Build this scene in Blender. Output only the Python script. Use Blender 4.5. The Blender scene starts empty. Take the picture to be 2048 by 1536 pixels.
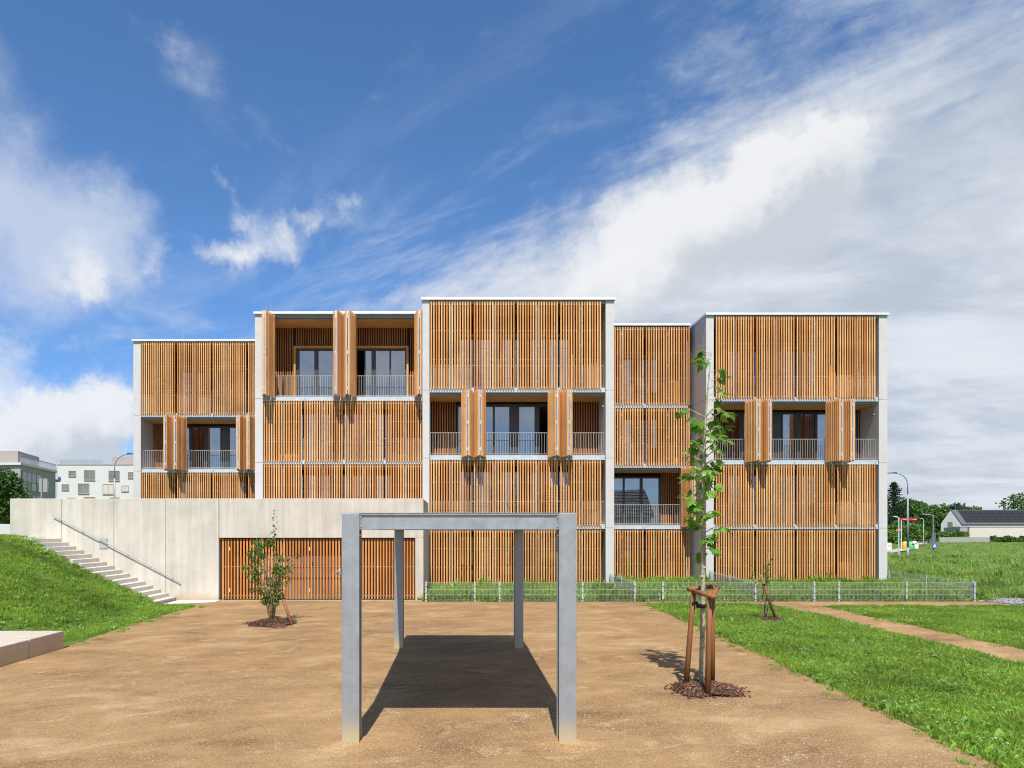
import bpy, bmesh, math, random
import numpy as np
from mathutils import Vector, Matrix, noise as mnoise

R = math.radians
rnd = random.Random(7)
scene = bpy.context.scene
COL = scene.collection

# ------------------------------------------------------------------ camera, sky, sun, exposure
CAMZ = 2.7
FPX = 24.0 / 36.0 * 2048
cam_data = bpy.data.cameras.new('camera')
cam_data.sensor_width = 36.0
cam_data.lens = 24.0
cam_data.shift_x = (1024 - 917) / 2048
cam_data.shift_y = (1062 - 768) / 2048
cam_data.clip_start = 0.1
cam_data.clip_end = 5000
cam = bpy.data.objects.new('camera', cam_data)
COL.objects.link(cam)
cam.location = (0, 0, CAMZ)
cam.rotation_euler = (R(90), 0, 0)
scene.camera = cam

SUN_TO = Vector((-0.13, -2.1, 3.1)).normalized()      # towards the sun
SUN_ELEV = math.asin(SUN_TO.z)
sun_data = bpy.data.lights.new('sun', 'SUN')
sun_data.energy = 3.55
sun_data.angle = R(0.53)
sun_data.color = (1.0, 0.95, 0.87)
sun = bpy.data.objects.new('sun', sun_data)
COL.objects.link(sun)
sun.rotation_euler = (-SUN_TO).to_track_quat('-Z', 'Y').to_euler()
sun.location = (0, -20, 40)

scene.view_settings.view_transform = 'Standard'
scene.view_settings.look = 'None'
scene.view_settings.exposure = 0.68
scene.view_settings.gamma = 1.0
scene.view_settings.use_curve_mapping = False
scene.cycles.use_denoising = True
scene.cycles.filter_width = 1.1
scene.cycles.max_bounces = 7
scene.cycles.diffuse_bounces = 3
scene.cycles.glossy_bounces = 3
scene.cycles.transmission_bounces = 4
scene.cycles.transparent_max_bounces = 12
scene.cycles.caustics_reflective = False
scene.cycles.caustics_refractive = False
scene.cycles.use_adaptive_sampling = True
scene.cycles.adaptive_threshold = 0.015


class NT:
    """small helper round a node tree"""
    def __init__(self, tree):
        self.t = tree
        self.n = tree.nodes
        self.l = tree.links
        self.n.clear()

    def add(self, kind, **kw):
        nd = self.n.new(kind)
        ins = kw.pop('ins', {})
        for k, v in kw.items():
            setattr(nd, k, v)
        for k, v in ins.items():
            self.put(nd.inputs[k], v)
        return nd

    def put(self, sock, v):
        if isinstance(v, bpy.types.NodeSocket):
            self.l.new(v, sock)
        elif v is not None:
            sock.default_value = v

    def math(self, op, a, b=None, c=None, clamp=False):
        nd = self.n.new('ShaderNodeMath')
        nd.operation = op
        nd.use_clamp = clamp
        self.put(nd.inputs[0], a)
        self.put(nd.inputs[1], b)
        self.put(nd.inputs[2], c)
        return nd.outputs[0]

    def vmath(self, op, a, b=None):
        nd = self.n.new('ShaderNodeVectorMath')
        nd.operation = op
        self.put(nd.inputs[0], a)
        if b is not None:
            if op == 'SCALE':
                self.put(nd.inputs[3], b)
            else:
                self.put(nd.inputs[1], b)
        return nd.outputs['Value'] if op in ('DOT_PRODUCT', 'LENGTH') else nd.outputs[0]

    def mix(self, fac, a, b, blend='MIX'):
        nd = self.n.new('ShaderNodeMix')
        nd.data_type = 'RGBA'
        nd.blend_type = blend
        self.put(nd.inputs[0], fac)
        self.put(nd.inputs[6], a)
        self.put(nd.inputs[7], b)
        return nd.outputs[2]

    def noise(self, vec, scale, detail=4.0, rough=0.55, dist=0.0, out=0):
        nd = self.n.new('ShaderNodeTexNoise')
        nd.inputs['Scale'].default_value = scale
        nd.inputs['Detail'].default_value = detail
        nd.inputs['Roughness'].default_value = rough
        nd.inputs['Distortion'].default_value = dist
        self.put(nd.inputs['Vector'], vec)
        return nd.outputs[out]

    def ramp(self, fac, stops, interp='LINEAR'):
        nd = self.n.new('ShaderNodeValToRGB')
        nd.color_ramp.interpolation = interp
        el = nd.color_ramp.elements
        while len(el) > 1:
            el.remove(el[-1])
        el[0].position = stops[0][0]
        el[0].color = stops[0][1]
        for p, c in stops[1:]:
            e = el.new(p)
            e.color = c
        self.put(nd.inputs[0], fac)
        return nd.outputs[0]

    def rng(self, v, a, b, c=0.0, d=1.0, smooth=False):
        nd = self.n.new('ShaderNodeMapRange')
        nd.interpolation_type = 'SMOOTHSTEP' if smooth else 'LINEAR'
        self.put(nd.inputs[0], v)
        for i, x in enumerate((a, b, c, d)):
            nd.inputs[i + 1].default_value = x
        return nd.outputs[0]


def pix_dir(x, y):
    return Vector(((x - 917) / FPX, 1.0, (1062 - y) / FPX)).normalized()


def build_world():
    w = bpy.data.worlds.new('World')
    scene.world = w
    w.use_nodes = True
    w.cycles.sampling_method = 'MANUAL'
    w.cycles.sample_map_resolution = 512
    t = NT(w.node_tree)
    out = t.add('ShaderNodeOutputWorld')
    bg = t.add('ShaderNodeBackground')
    bg.inputs[1].default_value = 0.11
    sky = t.add('ShaderNodeTexSky', sky_type='NISHITA', sun_disc=False)
    sky.sun_elevation = SUN_ELEV
    sky.sun_rotation = R(180) + math.atan2(0.13, 2.1)
    sky.altitude = 300
    sky.air_density = 1.0
    sky.dust_density = 0.3
    sky.ozone_density = 2.0
    co = t.add('ShaderNodeTexCoord').outputs['Generated']
    # ragged edges: the direction is shaken by a noise before the cloud banks are read
    wn = t.noise(co, 6.0, 9.0, 0.66, out=1)
    wv = t.vmath('SUBTRACT', wn, (0.5, 0.5, 0.5))
    wob = t.vmath('NORMALIZE', t.vmath('ADD', co, t.vmath('SCALE', wv, 0.20)))

    def field(vec, blobs):
        s = None
        for px, py, k, amp in blobs:
            d = t.vmath('DOT_PRODUCT', vec, tuple(pix_dir(px, py)))
            e = t.math('EXPONENT', t.math('MULTIPLY', t.math('SUBTRACT', d, 1.0), k))
            e = t.math('MULTIPLY', e, amp)
            s = e if s is None else t.math('ADD', s, e)
        return s

    def signed(n, amp):
        return t.math('MULTIPLY', t.math('SUBTRACT', n, 0.5), amp)
    sep = t.add('ShaderNodeSeparateXYZ')
    t.put(sep.inputs[0], co)
    den = t.math('ADD', t.math('MAXIMUM', sep.outputs[2], 0.0), 0.16)
    comb = t.add('ShaderNodeCombineXYZ')
    t.put(comb.inputs[0], t.math('DIVIDE', sep.outputs[0], den))
    t.put(comb.inputs[1], t.math('DIVIDE', sep.outputs[1], den))
    q = comb.outputs[0]
    # streaks lie along the front
    rot = t.add('ShaderNodeVectorRotate', rotation_type='Z_AXIS')
    t.put(rot.inputs['Vector'], q)
    rot.inputs['Angle'].default_value = R(-138)
    st = t.vmath('MULTIPLY', rot.outputs[0], (0.55, 1.25, 1.0))
    n_hi = t.noise(st, 2.4, 10.0, 0.66, 0.5)
    n_mid = t.noise(co, 8.0, 10.0, 0.62, 0.3)
    n_lo = t.noise(q, 0.75, 6.0, 0.55, 0.3)
    n_q = t.noise(t.vmath('MULTIPLY', q, (0.55, 1.0, 1.0)), 1.5, 9.0, 0.6, 0.6)

    # a cloud front: one edge right across the sky, cloud on the far side of it
    nrm = pix_dir(1760, -60).cross(pix_dir(660, 640)).normalized()
    if nrm.dot(pix_dir(1900, 600)) < 0:
        nrm = -nrm
    side = t.vmath('DOT_PRODUCT', co, tuple(nrm))
    f_edge = t.math('ADD', side, t.math('ADD', signed(n_hi, 0.42), signed(n_mid, 0.34)))
    c_front = t.rng(t.math('ADD', f_edge, field(co, [(1000, 600, 90, 0.10), (1900, 300, 20, 0.06)])), -0.02, 0.25, 0, 0.95, True)
    behind = t.math('EXPONENT', t.math('MULTIPLY', t.math('SUBTRACT', t.vmath('DOT_PRODUCT', co, (0.0, -0.94, 0.34)), 1.0), 3.2))
    c_back = t.rng(t.math('ADD', t.math('MULTIPLY', behind, 0.55), t.math('ADD', signed(n_q, 1.6), signed(n_mid, 0.5))), 0.10, 0.60, 0, 0.92, True)
    c_veil = t.math('MULTIPLY', t.rng(side, -0.22, 0.06, 0, 1, True), t.rng(n_hi, 0.42, 0.70, 0, 0.66, True))
    c_thin = t.rng(n_hi, 0.66, 0.90, 0, 0.35, True)
    # loose bank on the clear side
    bank = field(wob, [(-40, 430, 130, 0.56), (60, 470, 300, 0.42), (170, 490, 420, 0.36), (250, 455, 600, 0.22), (-60, 220, 160, 0.22)])
    c_bank = t.rng(t.math('ADD', bank, t.math('ADD', signed(n_mid, 1.1), signed(n_hi, 0.4))), 0.18, 1.10, 0, 0.72, True)
    # heaped clouds
    heap = [(1150, 575, 620, 0.55), (1230, 545, 620, 0.55), (1310, 515, 580, 0.55), (1390, 482, 520, 0.55), (1470, 448, 460, 0.55), (1550, 412, 440, 0.55), (1620, 385, 480, 0.5), (1515, 340, 1300, 0.5), (1620, 335, 1300, 0.42),
            (60, 860, 500, 0.65), (170, 840, 900, 0.5), (235, 800, 1600, 0.4), (10, 920, 400, 0.7), (160, 910, 400, 0.7)]
    small = [(490, 492, 1900, 0.46), (440, 490, 3000, 0.38), (575, 478, 2800, 0.46), (650, 430, 3200, 0.42), (720, 402, 3000, 0.42), (490, 350, 4200, 0.38), (315, 508, 2600, 0.42), (500, 420, 5000, 0.3), (380, 470, 4000, 0.3),
             (120, 505, 1500, 0.36), (180, 540, 3000, 0.36), (0, 690, 1200, 0.42), (100, 55, 6000, 0.10), (340, 65, 6000, 0.10), (670, 45, 2500, 0.14), (960, 12, 2500, 0.16), (180, 690, 4000, 0.32)]
    rag = t.math('ADD', signed(n_mid, 1.1), signed(n_hi, 0.25))
    f1 = t.math('ADD', field(wob, heap + small), rag)
    c_heap = t.rng(f1, 0.18, 0.86, 0, 0.92, True)
    # how much cloud stands above each point of a heap: that part shades it
    up = t.vmath('NORMALIZE', t.vmath('ADD', wob, (-0.03, 0.0, 0.055)))
    f2 = t.math('ADD', field(up, heap), t.math('MULTIPLY', rag, 0.8))
    g_heap = t.rng(f2, 0.15, 1.25, 0, 1, True)

    hs = t.add('ShaderNodeHueSaturation')
    hs.inputs['Saturation'].default_value = 1.12
    t.put(hs.inputs['Color'], sky.outputs[0])
    # clean air after rain: the horizon stays blue
    air = t.ramp(sep.outputs[2], [(0.0, (0.42, 0.52, 0.76, 1)), (0.12, (0.46, 0.62, 0.86, 1)), (0.35, (0.66, 0.80, 0.95, 1)), (0.6, (0.70, 0.82, 0.92, 1))])
    blue = t.mix(1.0, hs.outputs[0], air, 'MULTIPLY')
    white = (5.05, 5.1, 5.2, 1)
    soft = (2.95, 3.3, 3.8, 1)
    light = (4.45, 4.65, 5.0, 1)
    tone = t.rng(t.math('ADD', t.math('MULTIPLY', n_q, 0.6), t.math('ADD', t.math('MULTIPLY', n_mid, 0.2), t.math('MULTIPLY', n_hi, 0.2))), 0.40, 0.60, 0, 1, True)
    c = t.mix(c_thin, blue, (3.6, 4.1, 5.0, 1))
    c = t.mix(c_veil, c, (3.9, 4.35, 5.1, 1))
    c = t.mix(c_bank, c, (3.9, 4.25, 4.9, 1))
    c = t.mix(c_back, c, t.mix(tone, soft, light))
    c = t.mix(c_front, c, t.mix(tone, soft, light))
    c = t.mix(c_heap, c, t.mix(g_heap, white, (3.3, 3.6, 3.95, 1)))
    t.put(bg.inputs[0], c)
    t.l.new(bg.outputs[0], out.inputs[0])


build_world()

# ------------------------------------------------------------------ helpers
WORLD = {}           # world position of every object's origin


def tag(o, label=None, cat=None, group=None, kind=None):
    if label:
        o['label'] = label
    if cat:
        o['category'] = cat
    if group:
        o['group'] = group
    if kind:
        o['kind'] = kind
    return o


def place(o, parent, loc, rot=None):
    """loc in world space; parents are only ever translated"""
    COL.objects.link(o)
    loc = Vector(loc)
    if parent is not None:
        o.parent = parent
        o.location = loc - WORLD[parent.name]
    else:
        o.location = loc
    if rot is not None:
        o.rotation_euler = rot
    WORLD[o.name] = loc
    return o


def empty(name, loc, label, cat, group=None):
    o = bpy.data.objects.new(name, None)
    place(o, None, loc)
    o.empty_display_size = 0.2
    return tag(o, label, cat, group)


def inst(name, mesh, parent, loc, rot=None, scale=None):
    o = bpy.data.objects.new(name, mesh)
    place(o, parent, loc, rot)
    if scale is not None:
        o.scale = scale
    return o


class MB:
    def __init__(self):
        self.v = []
        self.f = []

    def raw(self, vs, fs):
        b = len(self.v)
        self.v += [tuple(p) for p in vs]
        self.f += [tuple(b + i for i in f) for f in fs]
        return self

    def box(self, x0, x1, y0, y1, z0, z1):
        return self.raw([(x0, y0, z0), (x1, y0, z0), (x1, y1, z0), (x0, y1, z0), (x0, y0, z1), (x1, y0, z1), (x1, y1, z1), (x0, y1, z1)],
                        [(0, 3, 2, 1), (4, 5, 6, 7), (0, 1, 5, 4), (1, 2, 6, 5), (2, 3, 7, 6), (3, 0, 4, 7)])

    def prism(self, poly, z0, z1):
        n = len(poly)
        vs = [(p[0], p[1], z0) for p in poly] + [(p[0], p[1], z1) for p in poly]
        fs = [tuple(range(n - 1, -1, -1)), tuple(range(n, 2 * n))] + [(i, (i + 1) % n, n + (i + 1) % n, n + i) for i in range(n)]
        return self.raw(vs, fs)

    def obox(self, c, ax, ay, az):
        """box with centre c and three half axis vectors"""
        c, ax, ay, az = map(Vector, (c, ax, ay, az))
        vs = [c + sx * ax + sy * ay + sz * az for sz in (-1, 1) for sx, sy in ((-1, -1), (1, -1), (1, 1), (-1, 1))]
        return self.raw(vs, [(0, 3, 2, 1), (4, 5, 6, 7), (0, 1, 5, 4), (1, 2, 6, 5), (2, 3, 7, 6), (3, 0, 4, 7)])

    def tube(self, pts, rad, n=8, caps=True):
        pts = [Vector(p) for p in pts]
        m = len(pts)
        rad = [rad] * m if not hasattr(rad, '__len__') else list(rad)
        vs, fs = [], []
        up = None
        for i, p in enumerate(pts):
            d = (pts[min(i + 1, m - 1)] - pts[max(i - 1, 0)]).normalized()
            if up is None:
                up = d.orthogonal().normalized()
            up = (up - d * up.dot(d))
            up = up.normalized() if up.length > 1e-6 else d.orthogonal().normalized()
            s = d.cross(up)
            for k in range(n):
                a = 2 * math.pi * k / n
                vs.append(p + (up * math.cos(a) + s * math.sin(a)) * rad[i])
        for i in range(m - 1):
            for k in range(n):
                a, b = i * n + k, i * n + (k + 1) % n
                fs.append((a, b, b + n, a + n))
        if caps:
            fs.append(tuple(range(n - 1, -1, -1)))
            fs.append(tuple(range((m - 1) * n, m * n)))
        return self.raw(vs, fs)

    def lathe(self, prof, c=(0, 0, 0), n=16):
        vs, fs = [], []
        for r, z in prof:
            for k in range(n):
                a = 2 * math.pi * k / n
                vs.append((c[0] + r * math.cos(a), c[1] + r * math.sin(a), c[2] + z))
        for i in range(len(prof) - 1):
            for k in range(n):
                a, b = i * n + k, i * n + (k + 1) % n
                fs.append((a, b, b + n, a + n))
        fs.append(tuple(range(n - 1, -1, -1)))
        fs.append(tuple(range((len(prof) - 1) * n, len(prof) * n)))
        return self.raw(vs, fs)

    def mesh(self, name, mat, off=(0, 0, 0), smooth=False):
        me = bpy.data.meshes.new(name)
        me.from_pydata([(p[0] - off[0], p[1] - off[1], p[2] - off[2]) for p in self.v], [], self.f)
        me.update()
        if mat:
            me.materials.append(mat)
        if smooth:
            me.polygons.foreach_set('use_smooth', [True] * len(me.polygons))
        return me

    def build(self, name, mat, parent=None, smooth=False, bevel=0.0, loc=None):
        """vertices are in world space"""
        if loc is None:
            loc = WORLD[parent.name] if parent is not None else (0, 0, 0)
        o = bpy.data.objects.new(name, self.mesh(name, mat, loc, smooth))
        place(o, parent, loc)
        if bevel:
            m = o.modifiers.new('bevel', 'BEVEL')
            m.width = bevel
            m.segments = 2
            m.limit_method = 'ANGLE'
        return o


def fast_mesh(name, verts, faces_tri=None, quads=None, mat=None):
    """numpy arrays -> mesh"""
    me = bpy.data.meshes.new(name)
    fc = quads if quads is not None else faces_tri
    k = fc.shape[1]
    me.vertices.add(len(verts))
    me.vertices.foreach_set('co', verts.astype(np.float32).ravel())
    me.loops.add(fc.size)
    me.loops.foreach_set('vertex_index', fc.astype(np.int32).ravel())
    me.polygons.add(len(fc))
    me.polygons.foreach_set('loop_start', np.arange(0, fc.size, k, dtype=np.int32))
    me.polygons.foreach_set('loop_total', np.full(len(fc), k, dtype=np.int32))
    me.update(calc_edges=True)
    me.validate()
    if mat:
        me.materials.append(mat)
    return me


# ------------------------------------------------------------------ materials
def new_mat(name):
    m = bpy.data.materials.new(name)
    m.use_nodes = True
    t = NT(m.node_tree)
    out = t.add('ShaderNodeOutputMaterial')
    b = t.add('ShaderNodeBsdfPrincipled')
    t.l.new(b.outputs[0], out.inputs[0])
    t.bsdf, t.out = b, out
    return m, t


def bump(t, h, strength=0.3, dist=0.02):
    nd = t.add('ShaderNodeBump')
    nd.inputs['Strength'].default_value = strength
    nd.inputs['Distance'].default_value = dist
    t.put(nd.inputs['Height'], h)
    t.l.new(nd.outputs[0], t.bsdf.inputs['Normal'])


def wpos(t):
    return t.add('ShaderNodeNewGeometry').outputs['Position']


def plain(name, col, rough=0.6, metal=0.0, var=0.08, scale=3.0, spec=None):
    m, t = new_mat(name)
    p = wpos(t)
    n = t.noise(p, scale, 6.0, 0.6)
    f = t.rng(n, 0.3, 0.7, 1.0 - var, 1.0 + var)
    c = t.mix(1.0, (*col, 1), None, 'MULTIPLY')
    mx = c.node
    cc = t.add('ShaderNodeCombineColor')
    for i in range(3):
        t.put(cc.inputs[i], f)
    t.put(mx.inputs[7], cc.outputs[0])
    t.put(t.bsdf.inputs['Base Color'], c)
    t.bsdf.inputs['Roughness'].default_value = rough
    t.bsdf.inputs['Metallic'].default_value = metal
    if spec is not None:
        t.bsdf.inputs['Specular IOR Level'].default_value = spec
    return m


def grey_of(t, f):
    cc = t.add('ShaderNodeCombineColor')
    for i in range(3):
        t.put(cc.inputs[i], f)
    return cc.outputs[0]


def wood_mat(name, stops, grain=1.0, rough=0.62):
    m, t = new_mat(name)
    oi = t.add('ShaderNodeObjectInfo').outputs['Random']
    base = t.ramp(oi, stops)
    co = t.add('ShaderNodeTexCoord').outputs['Object']
    off = t.vmath('ADD', co, t.vmath('SCALE', (13.1, 7.7, 31.3), oi))
    st = t.vmath('MULTIPLY', off, (38.0, 38.0, 1.6))
    g = t.noise(st, 1.0, 5.0, 0.6, 0.6)
    k = t.noise(t.vmath('MULTIPLY', off, (9.0, 9.0, 3.2)), 1.0, 3.0, 0.5)
    knots = t.rng(k, 0.66, 0.74, 0.0, 0.45, True)
    gr = t.rng(g, 0.25, 0.75, 1.0 - 0.22 * grain, 1.0 + 0.16 * grain)
    c = t.mix(1.0, base, grey_of(t, gr), 'MULTIPLY')
    wz = t.noise(wpos(t), 0.55, 5.0, 0.6, 0.4)
    c = t.mix(1.0, c, grey_of(t, t.rng(wz, 0.3, 0.7, 0.82, 1.18)), 'MULTIPLY')
    c = t.mix(knots, c, (0.22, 0.07, 0.02, 1))
    t.put(t.bsdf.inputs['Base Color'], c)
    t.bsdf.inputs['Roughness'].default_value = rough
    t.bsdf.inputs['Specular IOR Level'].default_value = 0.3
    bump(t, g, 0.15, 0.004)
    return m


M = {}
M['slat'] = wood_mat('larch_slat', [(0.0, (0.52, 0.19, 0.048, 1)), (0.15, (0.82, 0.44, 0.18, 1)), (0.32, (0.68, 0.30, 0.09, 1)), (0.48, (0.84, 0.48, 0.215, 1)), (0.62, (0.60, 0.235, 0.062, 1)), (0.78, (0.78, 0.41, 0.155, 1)), (0.9, (0.74, 0.41, 0.175, 1)), (1.0, (0.64, 0.27, 0.075, 1))])
M['slat_garage'] = wood_mat('larch_gate_slat', [(0.0, (0.50, 0.165, 0.03, 1)), (0.3, (0.66, 0.26, 0.06, 1)), (0.6, (0.56, 0.19, 0.038, 1)), (0.85, (0.74, 0.35, 0.11, 1)), (1.0, (0.60, 0.215, 0.048, 1))])
M['cladding'] = wood_mat('larch_cladding', [(0.0, (0.46, 0.17, 0.045, 1)), (0.5, (0.60, 0.25, 0.075, 1)), (1.0, (0.52, 0.205, 0.056, 1))])
M['ceiling'] = wood_mat('timber_ceiling', [(0.0, (0.60, 0.30, 0.09, 1)), (1.0, (0.66, 0.34, 0.11, 1))], 0.5)
M['stake'] = wood_mat('stake_wood', [(0.0, (0.22, 0.095, 0.035, 1)), (1.0, (0.30, 0.135, 0.05, 1))], 1.4)
M['stake_cut'] = plain('stake_cut_end', (0.52, 0.34, 0.18), 0.7)
M['bark'] = plain('plane_bark', (0.36, 0.34, 0.22), 0.8, var=0.6, scale=22)
M['stem'] = plain('shrub_stem', (0.26, 0.20, 0.11), 0.8, var=0.3, scale=30)
M['trunk'] = plain('tree_trunk', (0.10, 0.075, 0.05), 0.9, var=0.3, scale=6)


def concrete(name, col, streak=0.10, speck=0.06, warm=(0.60, 0.52, 0.40), base_z=None):
    m, t = new_mat(name)
    p = wpos(t)
    big = t.noise(p, 0.45, 6.0, 0.62, 0.5)
    med = t.noise(p, 3.5, 6.0, 0.62)
    stx = t.noise(t.vmath('MULTIPLY', p, (5.5, 5.5, 0.22)), 1.0, 6.0, 0.65)
    fine = t.noise(p, 90.0, 2.0, 0.6)
    f = t.math('ADD', t.rng(big, 0.3, 0.7, -streak, streak), t.rng(stx, 0.3, 0.75, streak, -streak))
    f = t.math('ADD', f, t.rng(med, 0.3, 0.7, -0.04, 0.04))
    f = t.math('ADD', f, t.rng(fine, 0.3, 0.7, -speck, speck))
    f = t.math('ADD', f, 1.0)
    c = t.mix(1.0, (*col, 1), grey_of(t, f), 'MULTIPLY')
    stain = t.rng(t.noise(p, 0.9, 7.0, 0.7, 1.0), 0.56, 0.8, 0.0, 0.45 if streak > 0.06 else 0.12, True)
    c = t.mix(stain, c, (*[a * b for a, b in zip(col, (0.86, 0.80, 0.68))], 1))
    pores = t.rng(t.noise(p, 14.0, 2.0, 0.4), 0.72, 0.76, 0.0, 0.35, True)
    c = t.mix(pores, c, (*[a * 0.55 for a in col], 1))
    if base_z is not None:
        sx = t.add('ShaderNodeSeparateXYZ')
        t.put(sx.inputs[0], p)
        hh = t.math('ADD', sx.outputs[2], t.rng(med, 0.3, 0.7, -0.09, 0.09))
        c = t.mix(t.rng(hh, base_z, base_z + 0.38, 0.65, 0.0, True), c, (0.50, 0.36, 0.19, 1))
    t.put(t.bsdf.inputs['Base Color'], c)
    t.bsdf.inputs['Roughness'].default_value = 0.85
    t.bsdf.inputs['Specular IOR Level'].default_value = 0.25
    bump(t, t.math('ADD', fine, t.math('MULTIPLY', med, 2.0)), 0.12, 0.01)
    return m


M['precast'] = concrete('precast_concrete', (0.565, 0.552, 0.545), 0.035, 0.07)
M['concrete'] = concrete('cast_concrete', (0.545, 0.51, 0.445), 0.13, 0.04)
M['concrete_base'] = concrete('cast_concrete_splashed', (0.545, 0.51, 0.445), 0.13, 0.04, base_z=0.0)
M['bench'] = concrete('bench_concrete', (0.55, 0.50, 0.43), 0.06, 0.05, base_z=0.16)  # sandy base stain, raised to paint in warm light bounced off the plaza
M['step'] = concrete('step_concrete', (0.62, 0.585, 0.52), 0.05, 0.05)
M['filler'] = plain('joint_filler', (0.20, 0.13, 0.09), 0.9)
M['slabface'] = plain('slab_concrete', (0.42, 0.41, 0.40), 0.8)
M['dark'] = plain('membrane_black', (0.012, 0.011, 0.011), 0.8)
M['frame'] = plain('window_frame_anthracite', (0.055, 0.055, 0.058), 0.45)
M['interior'] = plain('interior_plaster', (0.36, 0.35, 0.34), 0.9)
M['garage_back'] = plain('garage_panel_grey', (0.17, 0.17, 0.18), 0.6)


def galv(name, col=(0.52, 0.55, 0.57), metal=0.55, rough=0.42, splash=False):
    m, t = new_mat(name)
    p = wpos(t)
    a = t.noise(p, 5.0, 6.0, 0.65, 0.8)
    b = t.add('ShaderNodeTexVoronoi')
    b.inputs['Scale'].default_value = 60.0
    t.put(b.inputs['Vector'], p)
    st = t.noise(t.vmath('MULTIPLY', p, (16, 16, 0.5)), 1.0, 4.0, 0.6)
    f = t.math('ADD', t.rng(a, 0.3, 0.7, 0.90, 1.08), t.rng(b.outputs['Color'], 0.0, 1.0, -0.03, 0.03))
    f = t.math('ADD', f, t.rng(st, 0.35, 0.7, -0.05, 0.05))
    c = t.mix(1.0, (*col, 1), grey_of(t, f), 'MULTIPLY')
    t.put(t.bsdf.inputs['Roughness'], t.rng(a, 0.3, 0.7, rough - 0.06, rough + 0.1))
    met = metal
    if splash:
        sx = t.add('ShaderNodeSeparateXYZ')
        t.put(sx.inputs[0], p)
        hh = t.math('ADD', sx.outputs[2], t.rng(a, 0.3, 0.7, -0.08, 0.08))
        k = t.rng(hh, 0.0, 0.46, 0.85, 0.0, True)
        c = t.mix(k, c, (0.52, 0.42, 0.22, 1))
        met = t.math('MULTIPLY', t.math('SUBTRACT', 1.0, k), metal)
        scr = t.rng(t.noise(p, 3.0, 8.0, 0.75, 2.0), 0.64, 0.70, 0.0, 0.25, True)
        c = t.mix(scr, c, (0.72, 0.74, 0.75, 1))
    t.put(t.bsdf.inputs['Base Color'], c)
    t.put(t.bsdf.inputs['Metallic'], met)
    return m


M['galv'] = galv('galvanised_steel', (0.54, 0.59, 0.63), 0.3, 0.5)
M['galv_frame'] = galv('galvanised_canopy_steel', (0.35, 0.385, 0.42), 0.4, 0.45, True)
M['galv_dark'] = galv('galvanised_track', (0.22, 0.235, 0.24), 0.4, 0.5)
M['rail'] = galv('railing_steel', (0.50, 0.50, 0.49), 0.3, 0.5)
M['cap'] = plain('parapet_cap', (0.78, 0.79, 0.80), 0.35, 0.25)
M['fence'] = galv('fence_steel', (0.50, 0.52, 0.51), 0.2, 0.5)
M['lamp'] = galv('lamp_steel', (0.34, 0.38, 0.42), 0.2, 0.6)
M['lampdark'] = plain('lamp_dark_grey', (0.10, 0.11, 0.12), 0.5)
M['white'] = plain('white_paint', (0.78, 0.78, 0.77), 0.6, var=0.04)
M['black'] = plain('black_rubber', (0.015, 0.015, 0.015), 0.6)
M['red'] = plain('red_sign', (0.62, 0.03, 0.03), 0.4)
M['blue'] = plain('blue_sign', (0.03, 0.16, 0.62), 0.4)
M['yellow'] = plain('yellow_container', (0.62, 0.42, 0.03), 0.5)
M['green_c'] = plain('green_container', (0.10, 0.48, 0.18), 0.5)
M['curtain'] = plain('curtain', (0.66, 0.66, 0.66), 0.9)


def glass(name, base=0.24, tint=(0.60, 0.64, 0.66)):
    m, t = new_mat(name)
    t.n.remove(t.bsdf)
    tr = t.add('ShaderNodeBsdfTransparent')
    tr.inputs[0].default_value = (*tint, 1)
    gl = t.add('ShaderNodeBsdfGlossy')
    gl.inputs['Roughness'].default_value = 0.0
    gl.inputs['Color'].default_value = (0.92, 0.95, 1.0, 1)
    bp = t.add('ShaderNodeBump')
    bp.inputs['Strength'].default_value = 0.03
    bp.inputs['Distance'].default_value = 0.05
    t.put(bp.inputs['Height'], t.noise(wpos(t), 0.9, 2.0, 0.5))
    t.l.new(bp.outputs[0], gl.inputs['Normal'])
    fr = t.add('ShaderNodeFresnel')
    fr.inputs[0].default_value = 1.5
    fac = t.math('ADD', t.math('MULTIPLY', fr.outputs[0], 1.3), base, clamp=True)
    mx = t.add('ShaderNodeMixShader')
    t.put(mx.inputs[0], fac)
    t.l.new(tr.outputs[0], mx.inputs[1])
    t.l.new(gl.outputs[0], mx.inputs[2])
    t.l.new(mx.outputs[0], t.out.inputs[0])
    return m


M['glass'] = glass('window_glass')


def leaf_mat(name, cols, trans=0.35, rough=0.5, island=True):
    m, t = new_mat(name)
    gi = t.add('ShaderNodeNewGeometry')
    r1 = gi.outputs['Random Per Island']
    r2 = t.add('ShaderNodeObjectInfo').outputs['Random']
    f = t.math('FRACT', t.math('ADD', r1, r2)) if island else r2
    n = len(cols)
    c = t.ramp(f, [(i / max(1, n - 1), (*k, 1)) for i, k in enumerate(cols)])
    big = t.noise(gi.outputs['Position'], 0.55, 4.0, 0.6)
    c = t.mix(1.0, c, grey_of(t, t.rng(big, 0.3, 0.7, 0.62, 1.32)), 'MULTIPLY')
    t.put(t.bsdf.inputs['Base Color'], c)
    t.bsdf.inputs['Roughness'].default_value = rough
    t.bsdf.inputs['Specular IOR Level'].default_value = 0.35
    tl = t.add('ShaderNodeBsdfTranslucent')
    t.put(tl.inputs[0], t.mix(1.0, c, (1.25, 1.2, 0.6, 1), 'MULTIPLY'))
    mx = t.add('ShaderNodeMixShader')
    mx.inputs[0].default_value = trans
    t.l.new(t.bsdf.outputs[0], mx.inputs[1])
    t.l.new(tl.outputs[0], mx.inputs[2])
    t.l.new(mx.outputs[0], t.out.inputs[0])
    return m


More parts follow.
